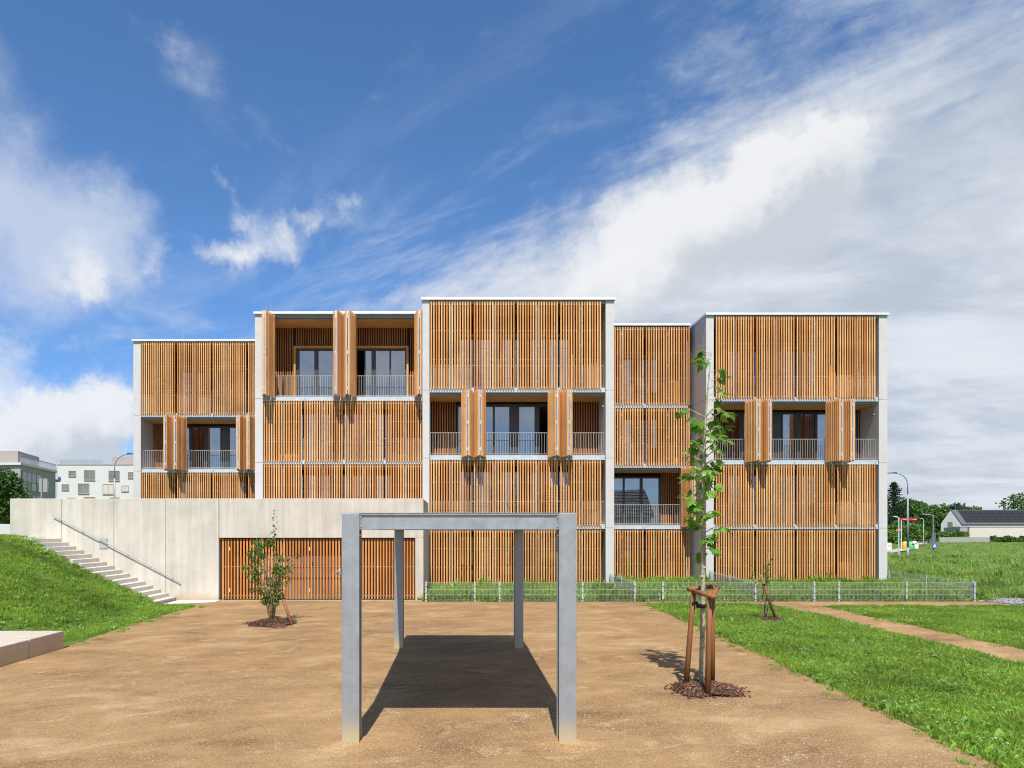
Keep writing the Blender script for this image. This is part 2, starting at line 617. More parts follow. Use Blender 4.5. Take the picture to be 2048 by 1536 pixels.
M['grass'] = leaf_mat('grass_blades', [(0.145, 0.261, 0.026), (0.252, 0.399, 0.042), (0.194, 0.338, 0.03), (0.33, 0.446, 0.065), (0.166, 0.308, 0.042), (0.426, 0.415, 0.101)])
M['weed'] = leaf_mat('weed_leaves', [(0.118, 0.256, 0.041), (0.198, 0.384, 0.056), (0.277, 0.448, 0.081), (0.159, 0.305, 0.065)])
M['meadow'] = leaf_mat('meadow_blades', [(0.191, 0.33, 0.054), (0.32, 0.464, 0.085), (0.234, 0.388, 0.065), (0.404, 0.464, 0.15), (0.213, 0.367, 0.107), (0.468, 0.406, 0.194)])
M['leaf_plane'] = leaf_mat('plane_leaf', [(0.087, 0.206, 0.031), (0.156, 0.333, 0.041), (0.278, 0.477, 0.068), (0.122, 0.27, 0.034), (0.209, 0.398, 0.055)], 0.42, 0.4)
M['leaf_shrub'] = leaf_mat('shrub_leaf', [(0.063, 0.138, 0.024), (0.109, 0.211, 0.036), (0.092, 0.179, 0.03), (0.163, 0.259, 0.048)], 0.3)
M['leaf_tree'] = leaf_mat('tree_leaf', [(0.04, 0.095, 0.019), (0.066, 0.139, 0.024), (0.092, 0.19, 0.031), (0.053, 0.114, 0.024)], 0.25)
M['leaf_light'] = leaf_mat('light_tree_leaf', [(0.081, 0.169, 0.024), (0.121, 0.234, 0.036), (0.162, 0.26, 0.048)], 0.25)
M['needle'] = leaf_mat('spruce_needles', [(0.012, 0.032, 0.014), (0.02, 0.045, 0.02), (0.028, 0.055, 0.022)], 0.1)
M['flower'] = plain('daisy_white', (0.80, 0.80, 0.76), 0.7, var=0.05)
M['chip'] = leaf_mat('bark_chip', [(0.05, 0.022, 0.016), (0.14, 0.06, 0.036), (0.03, 0.016, 0.013), (0.34, 0.20, 0.13), (0.07, 0.03, 0.022), (0.18, 0.08, 0.05), (0.04, 0.02, 0.016)], 0.0, 0.8)
M['pebble'] = leaf_mat('pebble', [(0.36, 0.27, 0.16), (0.22, 0.17, 0.12), (0.50, 0.40, 0.27), (0.28, 0.24, 0.20), (0.42, 0.28, 0.14)], 0.0, 0.8)
M['stone'] = leaf_mat('grey_stone', [(0.20, 0.21, 0.22), (0.30, 0.31, 0.32), (0.15, 0.155, 0.17), (0.40, 0.40, 0.40)], 0.0, 0.8)


def sand_mat(name, lift=1.0):
    m, t = new_mat(name)
    p = wpos(t)
    wob = t.vmath('ADD', p, t.vmath('SCALE', t.noise(p, 0.35, 3.0, 0.5, out=1), 1.6))
    rt = t.add('ShaderNodeVectorRotate', rotation_type='Z_AXIS')
    t.put(rt.inputs['Vector'], wob)
    rt.inputs['Angle'].default_value = R(-20)
    st = t.vmath('MULTIPLY', rt.outputs[0], (0.62, 1.0, 1.0))
    pat = t.noise(st, 0.95, 9.0, 0.68, 0.3)
    pat2 = t.noise(t.vmath('MULTIPLY', rt.outputs[0], (0.75, 1.3, 1)), 1.9, 8.0, 0.66, 0.3)
    g1 = t.noise(p, 34.0, 4.0, 0.8)
    g2 = t.noise(p, 75.0, 3.0, 0.75)
    grain = t.math('ADD', t.math('MULTIPLY', g1, 0.55), t.math('MULTIPLY', g2, 0.45))
    vo = t.add('ShaderNodeTexVoronoi')
    vo.inputs['Scale'].default_value = 62.0
    t.put(vo.inputs['Vector'], p)
    base = t.ramp(pat, [(0.28, (0.205, 0.126, 0.064, 1)), (0.44, (0.302, 0.188, 0.092, 1)), (0.56, (0.362, 0.228, 0.110, 1)), (0.72, (0.47, 0.328, 0.180, 1))])
    light = t.rng(pat2, 0.54, 0.70, 0.0, 0.65, True)
    base = t.mix(light, base, (0.48, 0.34, 0.19, 1))
    gcol = t.ramp(vo.outputs['Color'], [(0.0, (0.45, 0.45, 0.5, 1)), (0.5, (0.98, 0.98, 0.98, 1)), (1.0, (1.6, 1.56, 1.5, 1))])
    # coarse bare grit where the fines have washed off
    coarse = t.rng(pat, 0.36, 0.56, 1.0, 0.35)
    c = t.mix(coarse, base, t.mix(1.0, base, gcol, 'MULTIPLY'))
    c = t.mix(1.0, c, grey_of(t, t.rng(grain, 0.32, 0.68, 0.58 * lift, 1.42 * lift)), 'MULTIPLY')
    t.put(t.bsdf.inputs['Base Color'], c)
    t.bsdf.inputs['Roughness'].default_value = 0.95
    t.bsdf.inputs['Specular IOR Level'].default_value = 0.1
    h = t.math('ADD', t.math('MULTIPLY', vo.outputs['Distance'], 0.8), t.math('ADD', t.math('MULTIPLY', grain, 0.5), t.math('MULTIPLY', pat, 2.0)))
    bump(t, h, 0.55, 0.012)
    return m


M['sand'] = sand_mat('plaza_sand')
M['sand_path'] = sand_mat('path_sand', 1.08)


def soil_mat():
    m, t = new_mat('grassy_soil')
    p = wpos(t)
    a = t.noise(p, 0.22, 8.0, 0.65, 0.6)
    b = t.noise(p, 9.0, 5.0, 0.7)
    c = t.ramp(a, [(0.30, (0.085, 0.135, 0.022, 1)), (0.48, (0.12, 0.185, 0.032, 1)), (0.60, (0.15, 0.20, 0.045, 1)), (0.70, (0.19, 0.13, 0.07, 1))])
    c = t.mix(1.0, c, grey_of(t, t.rng(b, 0.25, 0.75, 0.55, 1.35)), 'MULTIPLY')
    t.put(t.bsdf.inputs['Base Color'], c)
    t.bsdf.inputs['Roughness'].default_value = 0.95
    t.bsdf.inputs['Specular IOR Level'].default_value = 0.1
    bump(t, b, 0.8, 0.05)
    return m


M['soil'] = soil_mat()
M['asphalt'] = plain('asphalt', (0.16, 0.155, 0.15), 0.9, var=0.1)
M['pavement'] = plain('pavement_pale', (0.46, 0.41, 0.35), 0.9, var=0.08)
M['render_white'] = plain('white_render', (0.60, 0.605, 0.61), 0.85, var=0.03, scale=0.5)
M['render_grey'] = plain('grey_render', (0.34, 0.325, 0.315), 0.85, var=0.05, scale=0.5)
M['render_brown'] = plain('brown_render', (0.36, 0.31, 0.285), 0.85, var=0.05, scale=0.5)
M['render_pink'] = plain('pinkish_render', (0.62, 0.55, 0.51), 0.85, var=0.03, scale=0.5)
M['panel_dark'] = plain('dark_facade_panel', (0.16, 0.165, 0.17), 0.5)
M['win_far'] = plain('far_window_pane', (0.16, 0.20, 0.21), 0.08, var=0.25, scale=0.4, spec=0.9)
M['win_blind'] = plain('far_window_blind', (0.55, 0.55, 0.54), 0.6)
M['win_wood'] = plain('far_window_wood', (0.52, 0.30, 0.08), 0.6)
M['solar'] = plain('solar_panel', (0.008, 0.009, 0.013), 0.55, var=0.2, scale=0.6)
M['roof_tile'] = plain('roof_tile_dark', (0.11, 0.115, 0.125), 0.6, var=0.2, scale=2.0)


# ------------------------------------------------------------------ ground
def sm(a, b, x):
    t = min(1.0, max(0.0, (x - a) / (b - a)))
    return t * t * (3 - 2 * t)


def height(x, y):
    z = 0.0
    if x < -9.3 and y < 26.9:
        a = 0.07 * max(0, -9.4 - x) + 0.42 * max(0.0, -10.3 - x)
        a = 2.45 - math.log(1 + math.exp((2.45 - a) * 6)) / 6 if a < 6 else 2.45
        a = max(a, 0.0)
        if x > -18:
            a += 0.05 * mnoise.noise((x * 0.7, y * 0.7, 3.1)) * sm(-9.4, -10.6, x)
        line = max(0.02, min(2.41 - 0.505 * (x + 15.56), 2.41)) - 0.06
        if x > -17:
            kk = sm(21.0, 24.6, y)
            a = a * (1 - kk) + min(a, max(0.0, line)) * kk
        st = max(-0.3, min(2.41 - 0.505 * (x + 15.56) - 0.42, 2.0))
        if x > -15.7:
            k = sm(24.75, 24.95, y)
            a = a * (1 - k) + st * k
        z = a
    elif x < -17.5 and y >= 26.9:
        z = 2.45
    if y > 26.2 and x > -1.3:
        wob = 0.06 * mnoise.noise((x * 0.4, y * 0.4, 1.0))
        if x < 21:
            z = 0.10 * sm(26.2, 28.0, y) + wob * 0.5
        else:
            k = sm(20.5, 24, x)
            z = k * (0.62 * sm(26.8, 31, y) * (1 - sm(36, 60, y))) + wob + 0.10 * (1 - k) * sm(26.2, 28, y)
            z += k * 0.12 * mnoise.noise((x * 0.25, y * 0.25, 7.0)) * sm(27, 30, y)
    if z == 0.0 and y < 26.9:
        z = -0.06
    return z


def axis(lo, hi, step, ext, grow=1.35):
    a = list(np.arange(lo, hi + 1e-6, step))
    s = step
    while a[-1] < ext:
        s *= grow
        a.append(a[-1] + s)
    s = step
    while a[0] > -ext:
        s *= grow
        a.insert(0, a[0] - s)
    return a


def ground():
    xs = axis(-24, 50, 0.5, 2500)
    ys = axis(4, 62, 0.5, 2500)
    vs = np.array([(x, y, height(x, y)) for y in ys for x in xs])
    nx = len(xs)
    i, j = np.meshgrid(np.arange(nx - 1), np.arange(len(ys) - 1))
    a = (j * nx + i).ravel()
    q = np.stack([a, a + 1, a + nx + 1, a + nx], 1)
    me = fast_mesh('ground', vs, quads=q, mat=M['soil'])
    me.polygons.foreach_set('use_smooth', [True] * len(me.polygons))
    o = bpy.data.objects.new('ground', me)
    place(o, None, (0, 0, 0))
    tag(o, 'grassy ground reaching out to the horizon', None, None, 'structure')


ground()


def wobble(poly, step=0.35, amp=0.06, seed=0):
    out = []
    n = len(poly)
    for i in range(n):
        a, b = Vector(poly[i]), Vector(poly[(i + 1) % n])
        d = b - a
        k = max(1, int(d.length / step))
        nrm = Vector((-d.y, d.x)).normalized()
        for s in range(k):
            p = a + d * (s / k)
            if s:
                p = p + nrm * amp * 2 * mnoise.noise((p.x * 0.9, p.y * 0.9, seed)) + nrm * amp * 1.2 * mnoise.noise((p.x * 3.1, p.y * 3.1, seed + 5))
            out.append((p.x, p.y))
    return out


def sheet(name, poly, z, mat, label):
    m = MB()
    m.raw([(p[0], p[1], z) for p in poly], [tuple(range(len(poly)))])
    o = m.build(name, mat)
    bm = bmesh.new()
    bm.from_mesh(o.data)
    bmesh.ops.triangulate(bm, faces=bm.faces[:])
    bm.to_mesh(o.data)
    bm.free()
    tag(o, label, None, None, 'structure')
    return o


PLAZA = [(-9.1, -20), (30, -20), (30, 26.1), (20.0, 26.15), (-1.4, 26.15), (-1.4, 26.68), (-10.95, 26.68), (-10.95, 24.7), (-9.6, 24.3), (-9.42, 19.6), (-9.15, 15.7)]
LAWN_A = [(6.1, -4), (11.15, -4), (11.2, 13.5), (11.32, 18.1), (11.3, 24.2), (10.9, 24.75), (7.5, 25.05), (7.0, 24.9), (6.85, 22.0), (6.62, 14.0), (6.2, 8.6)]
LAWN_B = [(12.75, -4), (29.9, -4), (29.9, 24.2), (22.5, 24.35), (13.5, 24.55), (13.0, 24.3), (13.0, 20.1), (12.85, 15.0)]
sheet('plaza', wobble(PLAZA, 0.5, 0.03, 1), 0.0, M['sand'], 'brown compacted sand and gravel plaza')
sheet('footpath', [(11.0, -4), (12.9, -4), (13.15, 24.6), (20.3, 24.3), (20.4, 26.1), (7.2, 26.1), (7.2, 24.8), (11.2, 24.3)], 0.005, M['sand_path'], 'narrow sandy footpath between the two lawns')
sheet('lawn', wobble(LAWN_A, 0.3, 0.07, 2), 0.010, M['soil'], 'lawn strip with daisies between plaza and footpath')
sheet('lawn', wobble(LAWN_B, 0.3, 0.07, 3), 0.011, M['soil'], 'mown lawn on the far side of the footpath')
sheet('landing', [(-10.9, 24.95), (-9.25, 25.75), (-9.25, 26.66), (-10.9, 26.66)], 0.012, M['step'], 'pale concrete landing at the foot of the stairs')
sheet('kerb_strip', [(-9.36, 26.5), (-1.42, 26.5), (-1.42, 26.66), (-9.36, 26.66)], 0.006, M['step'], 'thin pale kerb strip along the garage gate')


def strip_on_ground(name, pts, w, mat, label, z=0.05):
    m = MB()
    vs = []
    for i, p in enumerate(pts):
        a, b = Vector(pts[max(0, i - 1)]), Vector(pts[min(len(pts) - 1, i + 1)])
        d = (b - a).normalized()
        nrm = Vector((-d.y, d.x)) * w / 2
        for s in (-1, 1):
            q = Vector(p) + s * nrm
            vs.append((q.x, q.y, height(q.x, q.y) + z))
    m.raw(vs, [(2 * i, 2 * i + 1, 2 * i + 3, 2 * i + 2) for i in range(len(pts) - 1)])
    o = m.build(name, mat)
    tag(o, label, None, None, 'structure')
    return o


strip_on_ground('road', [(30, 82), (50, 88), (58, 97), (66, 110), (80, 135), (100, 165)], 5.0, M['asphalt'], 'narrow road curving away behind the building')
strip_on_ground('pavement', [(30, 77), (52, 83.5), (61, 94), (70, 106), (88, 133), (104, 152)], 2.0, M['pavement'], 'pale pavement beside the road in the meadow', 0.07)

# ------------------------------------------------------------------ the five staggered blocks
FL = [0.05, 3.02, 6.13, 9.17]
SLAT_Z = [(0.15, 2.76), (2.90, 5.90), (6.0, 8.93), (9.08, 13.04)]
TOP = 13.10
SLAT_W, SLAT_D = 0.060, 0.05
_slat_cache = {}


def slat_mesh(h, mat, width=SLAT_W, depth=SLAT_D):
    key = (round(h, 3), mat.name)
    if key not in _slat_cache:
        w, d, c = width / 2, depth, 0.006
        prof = [(-w, 0), (-w, -d + c), (-w + c, -d), (w - c, -d), (w, -d + c), (w, 0)]
        m = MB()
        m.prism(prof, 0, h)
        _slat_cache[key] = m.mesh('slat', mat)
    return _slat_cache[key]


def shutter(block, X0, Yf, fl, n, state, leafp=None):
    """one folding shutter of two leaves; X0 left end, n slats a leaf; state None closed, 'L'/'R' folded to that side"""
    z0, z1 = SLAT_Z[fl]
    pitch = 0.1172 if n == 8 else 0.1262
    leaf = n * pitch + 0.012
    h = z1 - z0
    me = slat_mesh(h, M['slat'])
    m = MB()
    slots = []
    lw = (n - 1) * pitch
    if state is None:
        for k in (0, 1):
            xs = X0 + 0.045 + k * leaf
            for zz in (z0 + 0.10, z1 - 0.10):
                m.box(xs - 0.03, xs + lw + 0.03, Yf + 0.001, Yf + 0.031, zz - 0.025, zz + 0.025)
            for zz in (z0 + h * 0.34, z0 + h * 0.67):
                m.box(xs - 0.03, xs + lw + 0.03, Yf + 0.001, Yf + 0.013, zz - 0.009, zz + 0.009)
            xe = xs + lw + 0.025 if k == 0 else xs - 0.055
            m.box(xe, xe + 0.03, Yf + 0.002, Yf + 0.040, z0 + 0.03, z1 - 0.03)
            for i in range(n):
                slots.append(((xs + i * pitch, Yf, z0), 0.0))
        for zz in (z0 + 0.35, z0 + h * 0.5, z1 - 0.35):
            xg = X0 + 0.045 + lw + 0.035
            m.box(xg, xg + 0.05, Yf - 0.012, Yf + 0.001, zz - 0.05, zz + 0.05)
        part = m.build('folding_shutter', M['galv_dark'], block, loc=(X0, Yf, z0))
    else:
        full = 2 * leaf + 0.05
        wb = 0.50
        if n > 8:
            wb = 0.5
        xa = X0 + 0.02 if state == 'L' else X0 + full - wb - 0.02
        xb = xa + wb
        xm = (xa + xb) / 2
        for sgn, xe in ((-1, xa), (1, xb)):
            A = Vector((xe, Yf - 0.02, 0))
            fx = xm + sgn * 0.055
            dd = math.sqrt((lw + 0.08) ** 2 - (fx - xe) ** 2)
            B = Vector((fx, Yf - 0.02 - dd, 0))
            d = (B - A).normalized()
            nrm = Vector((-d.y, d.x, 0))
            if nrm.x * sgn < 0:
                nrm = -nrm
            th = math.atan2(nrm.x, -nrm.y)
            L = (B - A).length
            for zz in (z0 + 0.10, z1 - 0.10):
                c = (A + B) / 2 - nrm * 0.016
                m.obox((c.x, c.y, zz), d * (L / 2 - 0.02), nrm * 0.014, (0, 0, 0.025))
            # vertical profile at the folding edge
            c = B - nrm * 0.022 - d * 0.02
            m.obox((c.x, c.y, (z0 + z1) / 2), d * 0.018, nrm * 0.018, (0, 0, h / 2 - 0.03))
            for i in range(n):
                p = A + d * (L - 0.035 - i * pitch)
                slots.append(((p.x, p.y, z0), th))
        # hinges on the fold
        for zz in (z0 + 0.3, z0 + h * 0.5, z1 - 0.3):
            yb = Yf - 0.02 - math.sqrt((lw + 0.08) ** 2 - (xm + 0.055 - xb) ** 2)
            m.box(xm - 0.022, xm + 0.022, yb - 0.012, yb + 0.03, zz - 0.07, zz + 0.07)
            m.box(xm - 0.04, xm - 0.024, yb - 0.006, yb + 0.02, zz - 0.04, zz + 0.04)
        m.box(xm - 0.03, xm + 0.03, Yf - 0.5, Yf - 0.46, z0 + 0.01, z0 + 0.05)
        part = m.build('folding_shutter', M['galv'], block, loc=((xa + xb) / 2, Yf, z0))
    for loc, th in slots:
        inst('slat', me, part, (loc[0], loc[1], loc[2] + rnd.uniform(-0.006, 0.006)), (0, 0, th + rnd.uniform(-0.012, 0.012)) if True else None)
    return part


def window(block, Yw, z0, z1, x0, x1, segs, surround=False, curtains=()):
    """frame of the whole strip with panes (x0,x1,kind): g glass, p solid panel, d open door"""
    m = MB()
    segs = sorted(segs)
    m.box(x0, x1, Yw - 0.06, Yw + 0.06, z1 - 0.09, z1)
    m.box(x0, x1, Yw - 0.06, Yw + 0.06, z0 + 0.002, z0 + 0.09)
    prev = x0
    for a, b, k in segs:
        m.box(prev, a, Yw - 0.055, Yw + 0.055, z0 + 0.092, z1 - 0.092)
        prev = b
    m.box(prev, x1, Yw - 0.055, Yw + 0.055, z0 + 0.092, z1 - 0.092)
    w = m.build('window', M['frame'], block, loc=((x0 + x1) / 2, Yw, z0))
    for a, b, k in segs:
        q = MB()
        if k == 'g':
            q.box(a - 0.01, b + 0.01, Yw - 0.012, Yw + 0.012, z0 + 0.085, z1 - 0.085)
            q.build('pane', M['glass'], w, loc=((a + b) / 2, Yw, z0))
        elif k == 'p':
            q.box(a, b, Yw - 0.03, Yw + 0.03, z0 + 0.085, z1 - 0.085)
            q.build('solid_panel', M['frame'], w, loc=((a + b) / 2, Yw, z0))
        elif k == 'd':
            # a door leaf swung inwards
            q.obox(((a + 0.03), Yw + 0.42, (z0 + z1) / 2), (0.012, 0, 0), (0, 0.36, 0), (0, 0, (z1 - z0) / 2 - 0.1))
            q.build('pane', M['glass'], w, loc=(a, Yw + 0.1, z0))
    if surround:
        s = MB()
        s.box(x0 - 0.10, x0 - 0.003, Yw - 0.22, Yw + 0.05, z0, z1 + 0.10)
        s.box(x1 + 0.003, x1 + 0.10, Yw - 0.22, Yw + 0.05, z0, z1 + 0.10)
        s.box(x0 - 0.003, x1 + 0.003, Yw - 0.22, Yw + 0.05, z1 + 0.003, z1 + 0.10)
        s.build('surround', M['ceiling'], w)
    for a, b in curtains:
        c = MB()
        k = max(6, int((b - a) / 0.03))
        vs = []
        for i in range(k + 1):
            x = a + (b - a) * i / k
            y = Yw + 0.28 + 0.035 * math.sin(i * 1.3)
            vs += [(x, y, z0 + 0.03), (x, y, z1 - 0.05)]
        c.raw(vs, [(2 * i, 2 * i + 2, 2 * i + 3, 2 * i + 1) for i in range(k)])
        c.build('curtain', M['curtain'], w, smooth=True)
    return w


def make_block(name_label, Yf, xl, xr, wl, wr, x0, npan, nsl, floors, open_floor, open_states, open_window, rear, cover_windows, group, screen=None):
    """xl..xr outer faces, wl/wr width of the side walls, x0 start of the shutters"""
    b = empty('apartment_block', ((xl + xr) / 2, Yf, 0), name_label, 'apartment block', group)
    yr = rear
    # side walls of storey-high precast panels with open joints
    cuts = [0.0, 2.84, 5.99, 9.06, TOP]
    for a, c in ((xl, xl + wl), (xr - wr, xr)):
        if c - a < 0.2:
            m = MB()
            m.box(a, c, Yf + 0.35, yr, 0, TOP - 0.02)
            m.build('party_wall', M['interior'], b)
            continue
        for i in range(4):
            m = MB()
            m.box(a, c, Yf, yr, cuts[i] + (0.008 if i else -0.3), cuts[i + 1] - 0.008)
            m.build('wall_panel', M['precast'], b)
        m = MB()
        m.box(a + 0.03, c - 0.03, Yf + 0.03, yr - 0.03, -0.2, TOP - 0.1)
        m.build('joint_filler', M['filler'], b)
    xi0, xi1 = xl + wl, xr - wr
    # rear wall, roof, parapet
    m = MB()
    m.box(xi0, xi1, yr - 0.3, yr, -0.3, TOP - 0.01)
    m.build('rear_wall', M['precast'], b)
    m = MB()
    m.box(xi0 + 0.002, xi1 - 0.002, Yf + 0.16, yr - 0.31, 12.92, TOP - 0.01)
    m.build('roof', M['slabface'], b)
    m = MB()
    ov = 0.05
    ex0 = xl - (ov if wl > 0.2 else -0.02)
    ex1 = xr + (ov if wr > 0.2 else -0.02)
    m.box(ex0, ex1, Yf - 0.10, Yf + 0.45, TOP + 0.003, TOP + 0.115)
    if wl > 0.2:
        m.box(ex0, ex0 + 0.5, Yf + 0.452, yr, TOP + 0.003, TOP + 0.115)
    if wr > 0.2:
        m.box(ex1 - 0.5, ex1, Yf + 0.452, yr, TOP + 0.003, TOP + 0.115)
    cap = m.build('parapet_cap', M['cap'], b, bevel=0.008)
    m = MB()
    m.box(ex0 + 0.28, ex1 - 0.28, Yf + 0.20, Yf + 0.40, TOP + 0.117, TOP + 0.19)
    m.build('cap_ridge', M['cap'], cap)
    m = MB()
    m.box(xi0 + 0.003, xi1 - 0.003, Yf + 0.02, Yf + 0.14, TOP - 0.16, TOP - 0.01)
    m.build('top_track', M['galv_dark'], b)
    Yw = Yf + 1.5
    tops = FL[1:] + [13.20]
    for fl in floors:
        F = FL[fl]
        ceil = tops[fl] - 0.36 if fl < 3 else 12.90
        # floor slab, steel edge beam, timber ceiling above the balcony
        if fl > 0:
            m = MB()
            m.box(xi0 + 0.003, xi1 - 0.003, Yf + 0.18, yr - 0.31, F - 0.25, F - 0.01)
            m.build('floor_slab', M['slabface'], b)
            m = MB()
            m.box(xi0 + 0.02, xi1 - 0.02, Yf + 0.045, Yf + 0.17, F - 0.215, F)
            m.box(xi0 + 0.02, xi1 - 0.02, Yf - 0.06, Yf + 0.043, F - 0.222, F - 0.206)
            for k in range(npan + 1):
                xb = x0 + k * (2 * (nsl * (0.1172 if nsl == 8 else 0.1262) + 0.012) + 0.05) - 0.025
                if xi0 + 0.1 < xb < xi1 - 0.1:
                    m.box(xb - 0.05, xb + 0.05, Yf - 0.03, Yf + 0.044, F - 0.20, F - 0.07)
            m.build('edge_beam', M['galv'], b)
            m = MB()
            m.box(xi0 + 0.03, xi1 - 0.03, Yf + 0.06, Yf + 0.12, F - 0.345, F - 0.224)
            m.build('shutter_track', M['galv_dark'], b)
        if fl < 4:
            m = MB()
            nb = max(2, int((xi1 - xi0) / 1.9))
            for k in range(nb):
                a = xi0 + 0.004 + (xi1 - xi0 - 0.008) * k / nb
                c = xi0 + 0.004 + (xi1 - xi0 - 0.008) * (k + 1) / nb
                m.box(a + 0.002, c - 0.002, Yf + 0.181, Yw + 0.1, ceil, ceil + (0.10 if fl < 3 else 0.018))
            m.build('ceiling_panel', M['ceiling'], b)
        is_open = fl == open_floor
        # shutters
        pw = 2 * (nsl * (0.1172 if nsl == 8 else 0.1262) + 0.012) + 0.05
        for k in range(npan):
            shutter(b, x0 + k * pw, Yf, fl, nsl, open_states[k] if is_open else None)
        # windows and cladding of the set-back wall
        wtop = (11.85 if fl == 3 else F + 2.55 if fl else 2.5)
        wins = open_window if is_open else cover_windows
        mw = MB()
        cl = []
        edges = []
        for wd in wins:
            wx0, wx1, segs = wd[:3]
            cur = wd[3] if len(wd) > 3 else ()
            window(b, Yw + 0.02, F, wtop, wx0, wx1, segs, fl == 3, cur)
            edges.append((wx0, wx1))
        edges.sort()
        g = 0.105 if fl == 3 else 0.004
        prev = xi0 + 0.004
        for a, c in edges:
            if a - g > prev:
                mw.box(prev, a - g, Yw + 0.06, Yw + 0.25, F, ceil + 0.001)
                cl.append((prev, a - g, F + 0.02, ceil - 0.01))
            mw.box(a - g, c + g, Yw + 0.06, Yw + 0.25, wtop + g, ceil + 0.001)
            if ceil - wtop > 0.35:
                cl.append((a - g, c + g, wtop + g + 0.01, ceil - 0.01))
            prev = c + g
        if xi1 - 0.004 > prev:
            mw.box(prev, xi1 - 0.004, Yw + 0.06, Yw + 0.25, F, ceil + 0.001)
            cl.append((prev, xi1 - 0.004, F + 0.02, ceil - 0.01))
        wall = mw.build('set_back_wall', M['dark'], b)
        joined = MB()
        for a, c, za, zb in cl:
            nn = int((c - a) / 0.118)
            if nn < 1:
                continue
            off = (c - a - (nn - 1) * 0.118) / 2
            for i in range(nn):
                x = a + off + i * 0.118
                if is_open:
                    inst('cladding_slat', slat_mesh(zb - za, M['cladding'], 0.052, 0.03), wall, (x, Yw + 0.05, za))
                else:
                    joined.box(x - 0.022, x + 0.022, Yw + 0.02, Yw + 0.05, za, zb)
        if joined.v:
            tag(joined.build('cladding', M['cladding'], wall), None, None, None, 'stuff')
        if not is_open and screen is not None:
            m = MB()
            for i in range(6):
                w6 = (screen[1] - screen[0]) / 6
                m.box(screen[0] + i * w6 + 0.003, screen[0] + (i + 1) * w6 - 0.003, Yf + 0.26, Yf + 0.29, F + 0.02, F + 1.12)
            m.build('timber_box', M['ceiling'], b)
        if is_open and wr > 0.2:
            m = MB()
            m.tube([(xi1 - 0.05, Yf + 0.30, ceil - 0.42), (xi1 - 0.05, Yf + 1.0, ceil - 0.42)], 0.035, 8)
            m.build('wall_light', M['galv'], b)
        # railing
        if fl > 0:
            ra, rb = xi0 + 0.03, xi1 - 0.03
            m = MB()
            m.box(ra, rb, Yf + 0.195, Yf + 0.225, F + 1.02, F + 1.04)
            m.box(ra, rb, Yf + 0.20, Yf + 0.22, F + 0.06, F + 0.08)
            nbar = int((rb - ra) / 0.117)
            if not is_open:
                for i in range(nbar + 1):
                    x = ra + 0.006 + (rb - ra - 0.012) * i / nbar
                    m.box(x - 0.006, x + 0.006, Yf + 0.203, Yf + 0.217, F + 0.081, F + 1.019)
                m.build('railing', M['rail'], b)
            else:
                r = m.build('railing', M['rail'], b)
                bm_ = MB()
                bm_.box(-0.0065, 0.0065, -0.007, 0.007, 0.0, 1.02 - 0.08 - 0.002)
                bme = bm_.mesh('bar', M['rail'])
                for i in range(nbar + 1):
                    x = ra + 0.006 + (rb - ra - 0.012) * i / nbar
                    inst('bar', bme, r, (x, Yf + 0.21, F + 0.081))
    return b


def cover(xa, xb):
    """generic run of windows behind closed shutters"""
    segs = []
    x = xa + 0.08
    k = 0
    while x < xb - 0.5:
        w = (0.78, 0.62, 0.9, 0.7)[k % 4]
        w = min(w, xb - 0.08 - x)
        segs.append((x, x + w, 'g'))
        x += w + (0.09, 0.42, 0.09, 0.2)[k % 4]
        k += 1
    return [(xa, xb, segs)]


GRP = 'staggered blocks of the timber screened apartment building'
REAR = 49.0
Y1, Y2, Y3, YR, Y4 = 37.5, 32.8, 30.8, 34.65, 32.95
make_block('lowest looking timber screened block at the far end, set back behind the retaining wall', Y1, -17.86, -9.79, 0.41, 0.1, -17.40, 4, 8, (1, 2, 3), 2, ['R', 'L', 'R', 'L'],
           [(-16.2, -10.9, [(-16.1, -15.35, 'g'), (-15.22, -14.55, 'g'), (-14.33, -13.6, 'g'), (-13.55, -13.12, 'p'), (-13.07, -12.3, 'g'), (-12.2, -11.0, 'g')], ((-14.3, -13.9), (-15.2, -15.0)))],
           REAR, cover(-15.9, -11.2), GRP)
make_block('timber screened block with open shutters on its top floor loggia above the garage', Y2, -9.78, -1.63, 0.38, 0.1, -9.36, 4, 8, (1, 2, 3), 3, ['L', 'R', 'L', 'R'],
           [(-8.14, -5.55, [(-7.99, -7.24, 'g'), (-7.04, -5.66, 'g')]), (-5.22, -2.6, [(-5.11, -4.72, 'd'), (-4.67, -4.37, 'g'), (-4.15, -3.47, 'g'), (-3.39, -2.69, 'g')])],
           REAR, cover(-8.0, -3.2), GRP)
make_block('tallest looking central block standing furthest forward, open shutters on its third floor', Y3, -1.625, 7.02, 0.315, 0.38, -1.27, 4, 8, (0, 1, 2, 3), 2, ['R', 'L', 'R', 'L'],
           [(-0.08, 5.38, [(0.0, 0.72, 'g'), (0.82, 1.62, 'g'), (1.72, 2.4, 'g'), (2.45, 2.82, 'p'), (2.87, 3.60, 'g'), (3.82, 4.9, 'd')], ((4.4, 4.7),))],
           REAR, cover(0.0, 5.3), GRP)
make_block('narrow recessed block between the two forward blocks, one shutter open on the second floor', YR, 7.03, 11.77, 0.1, 0.1, 7.14, 2, 9, (0, 1, 2, 3), 1, ['L', 'R'],
           [(7.5, 10.7, [(7.6, 8.7, 'g'), (8.8, 9.6, 'g'), (9.75, 10.6, 'g')])],
           REAR, cover(7.7, 10.6), GRP, (10.35, 11.05))
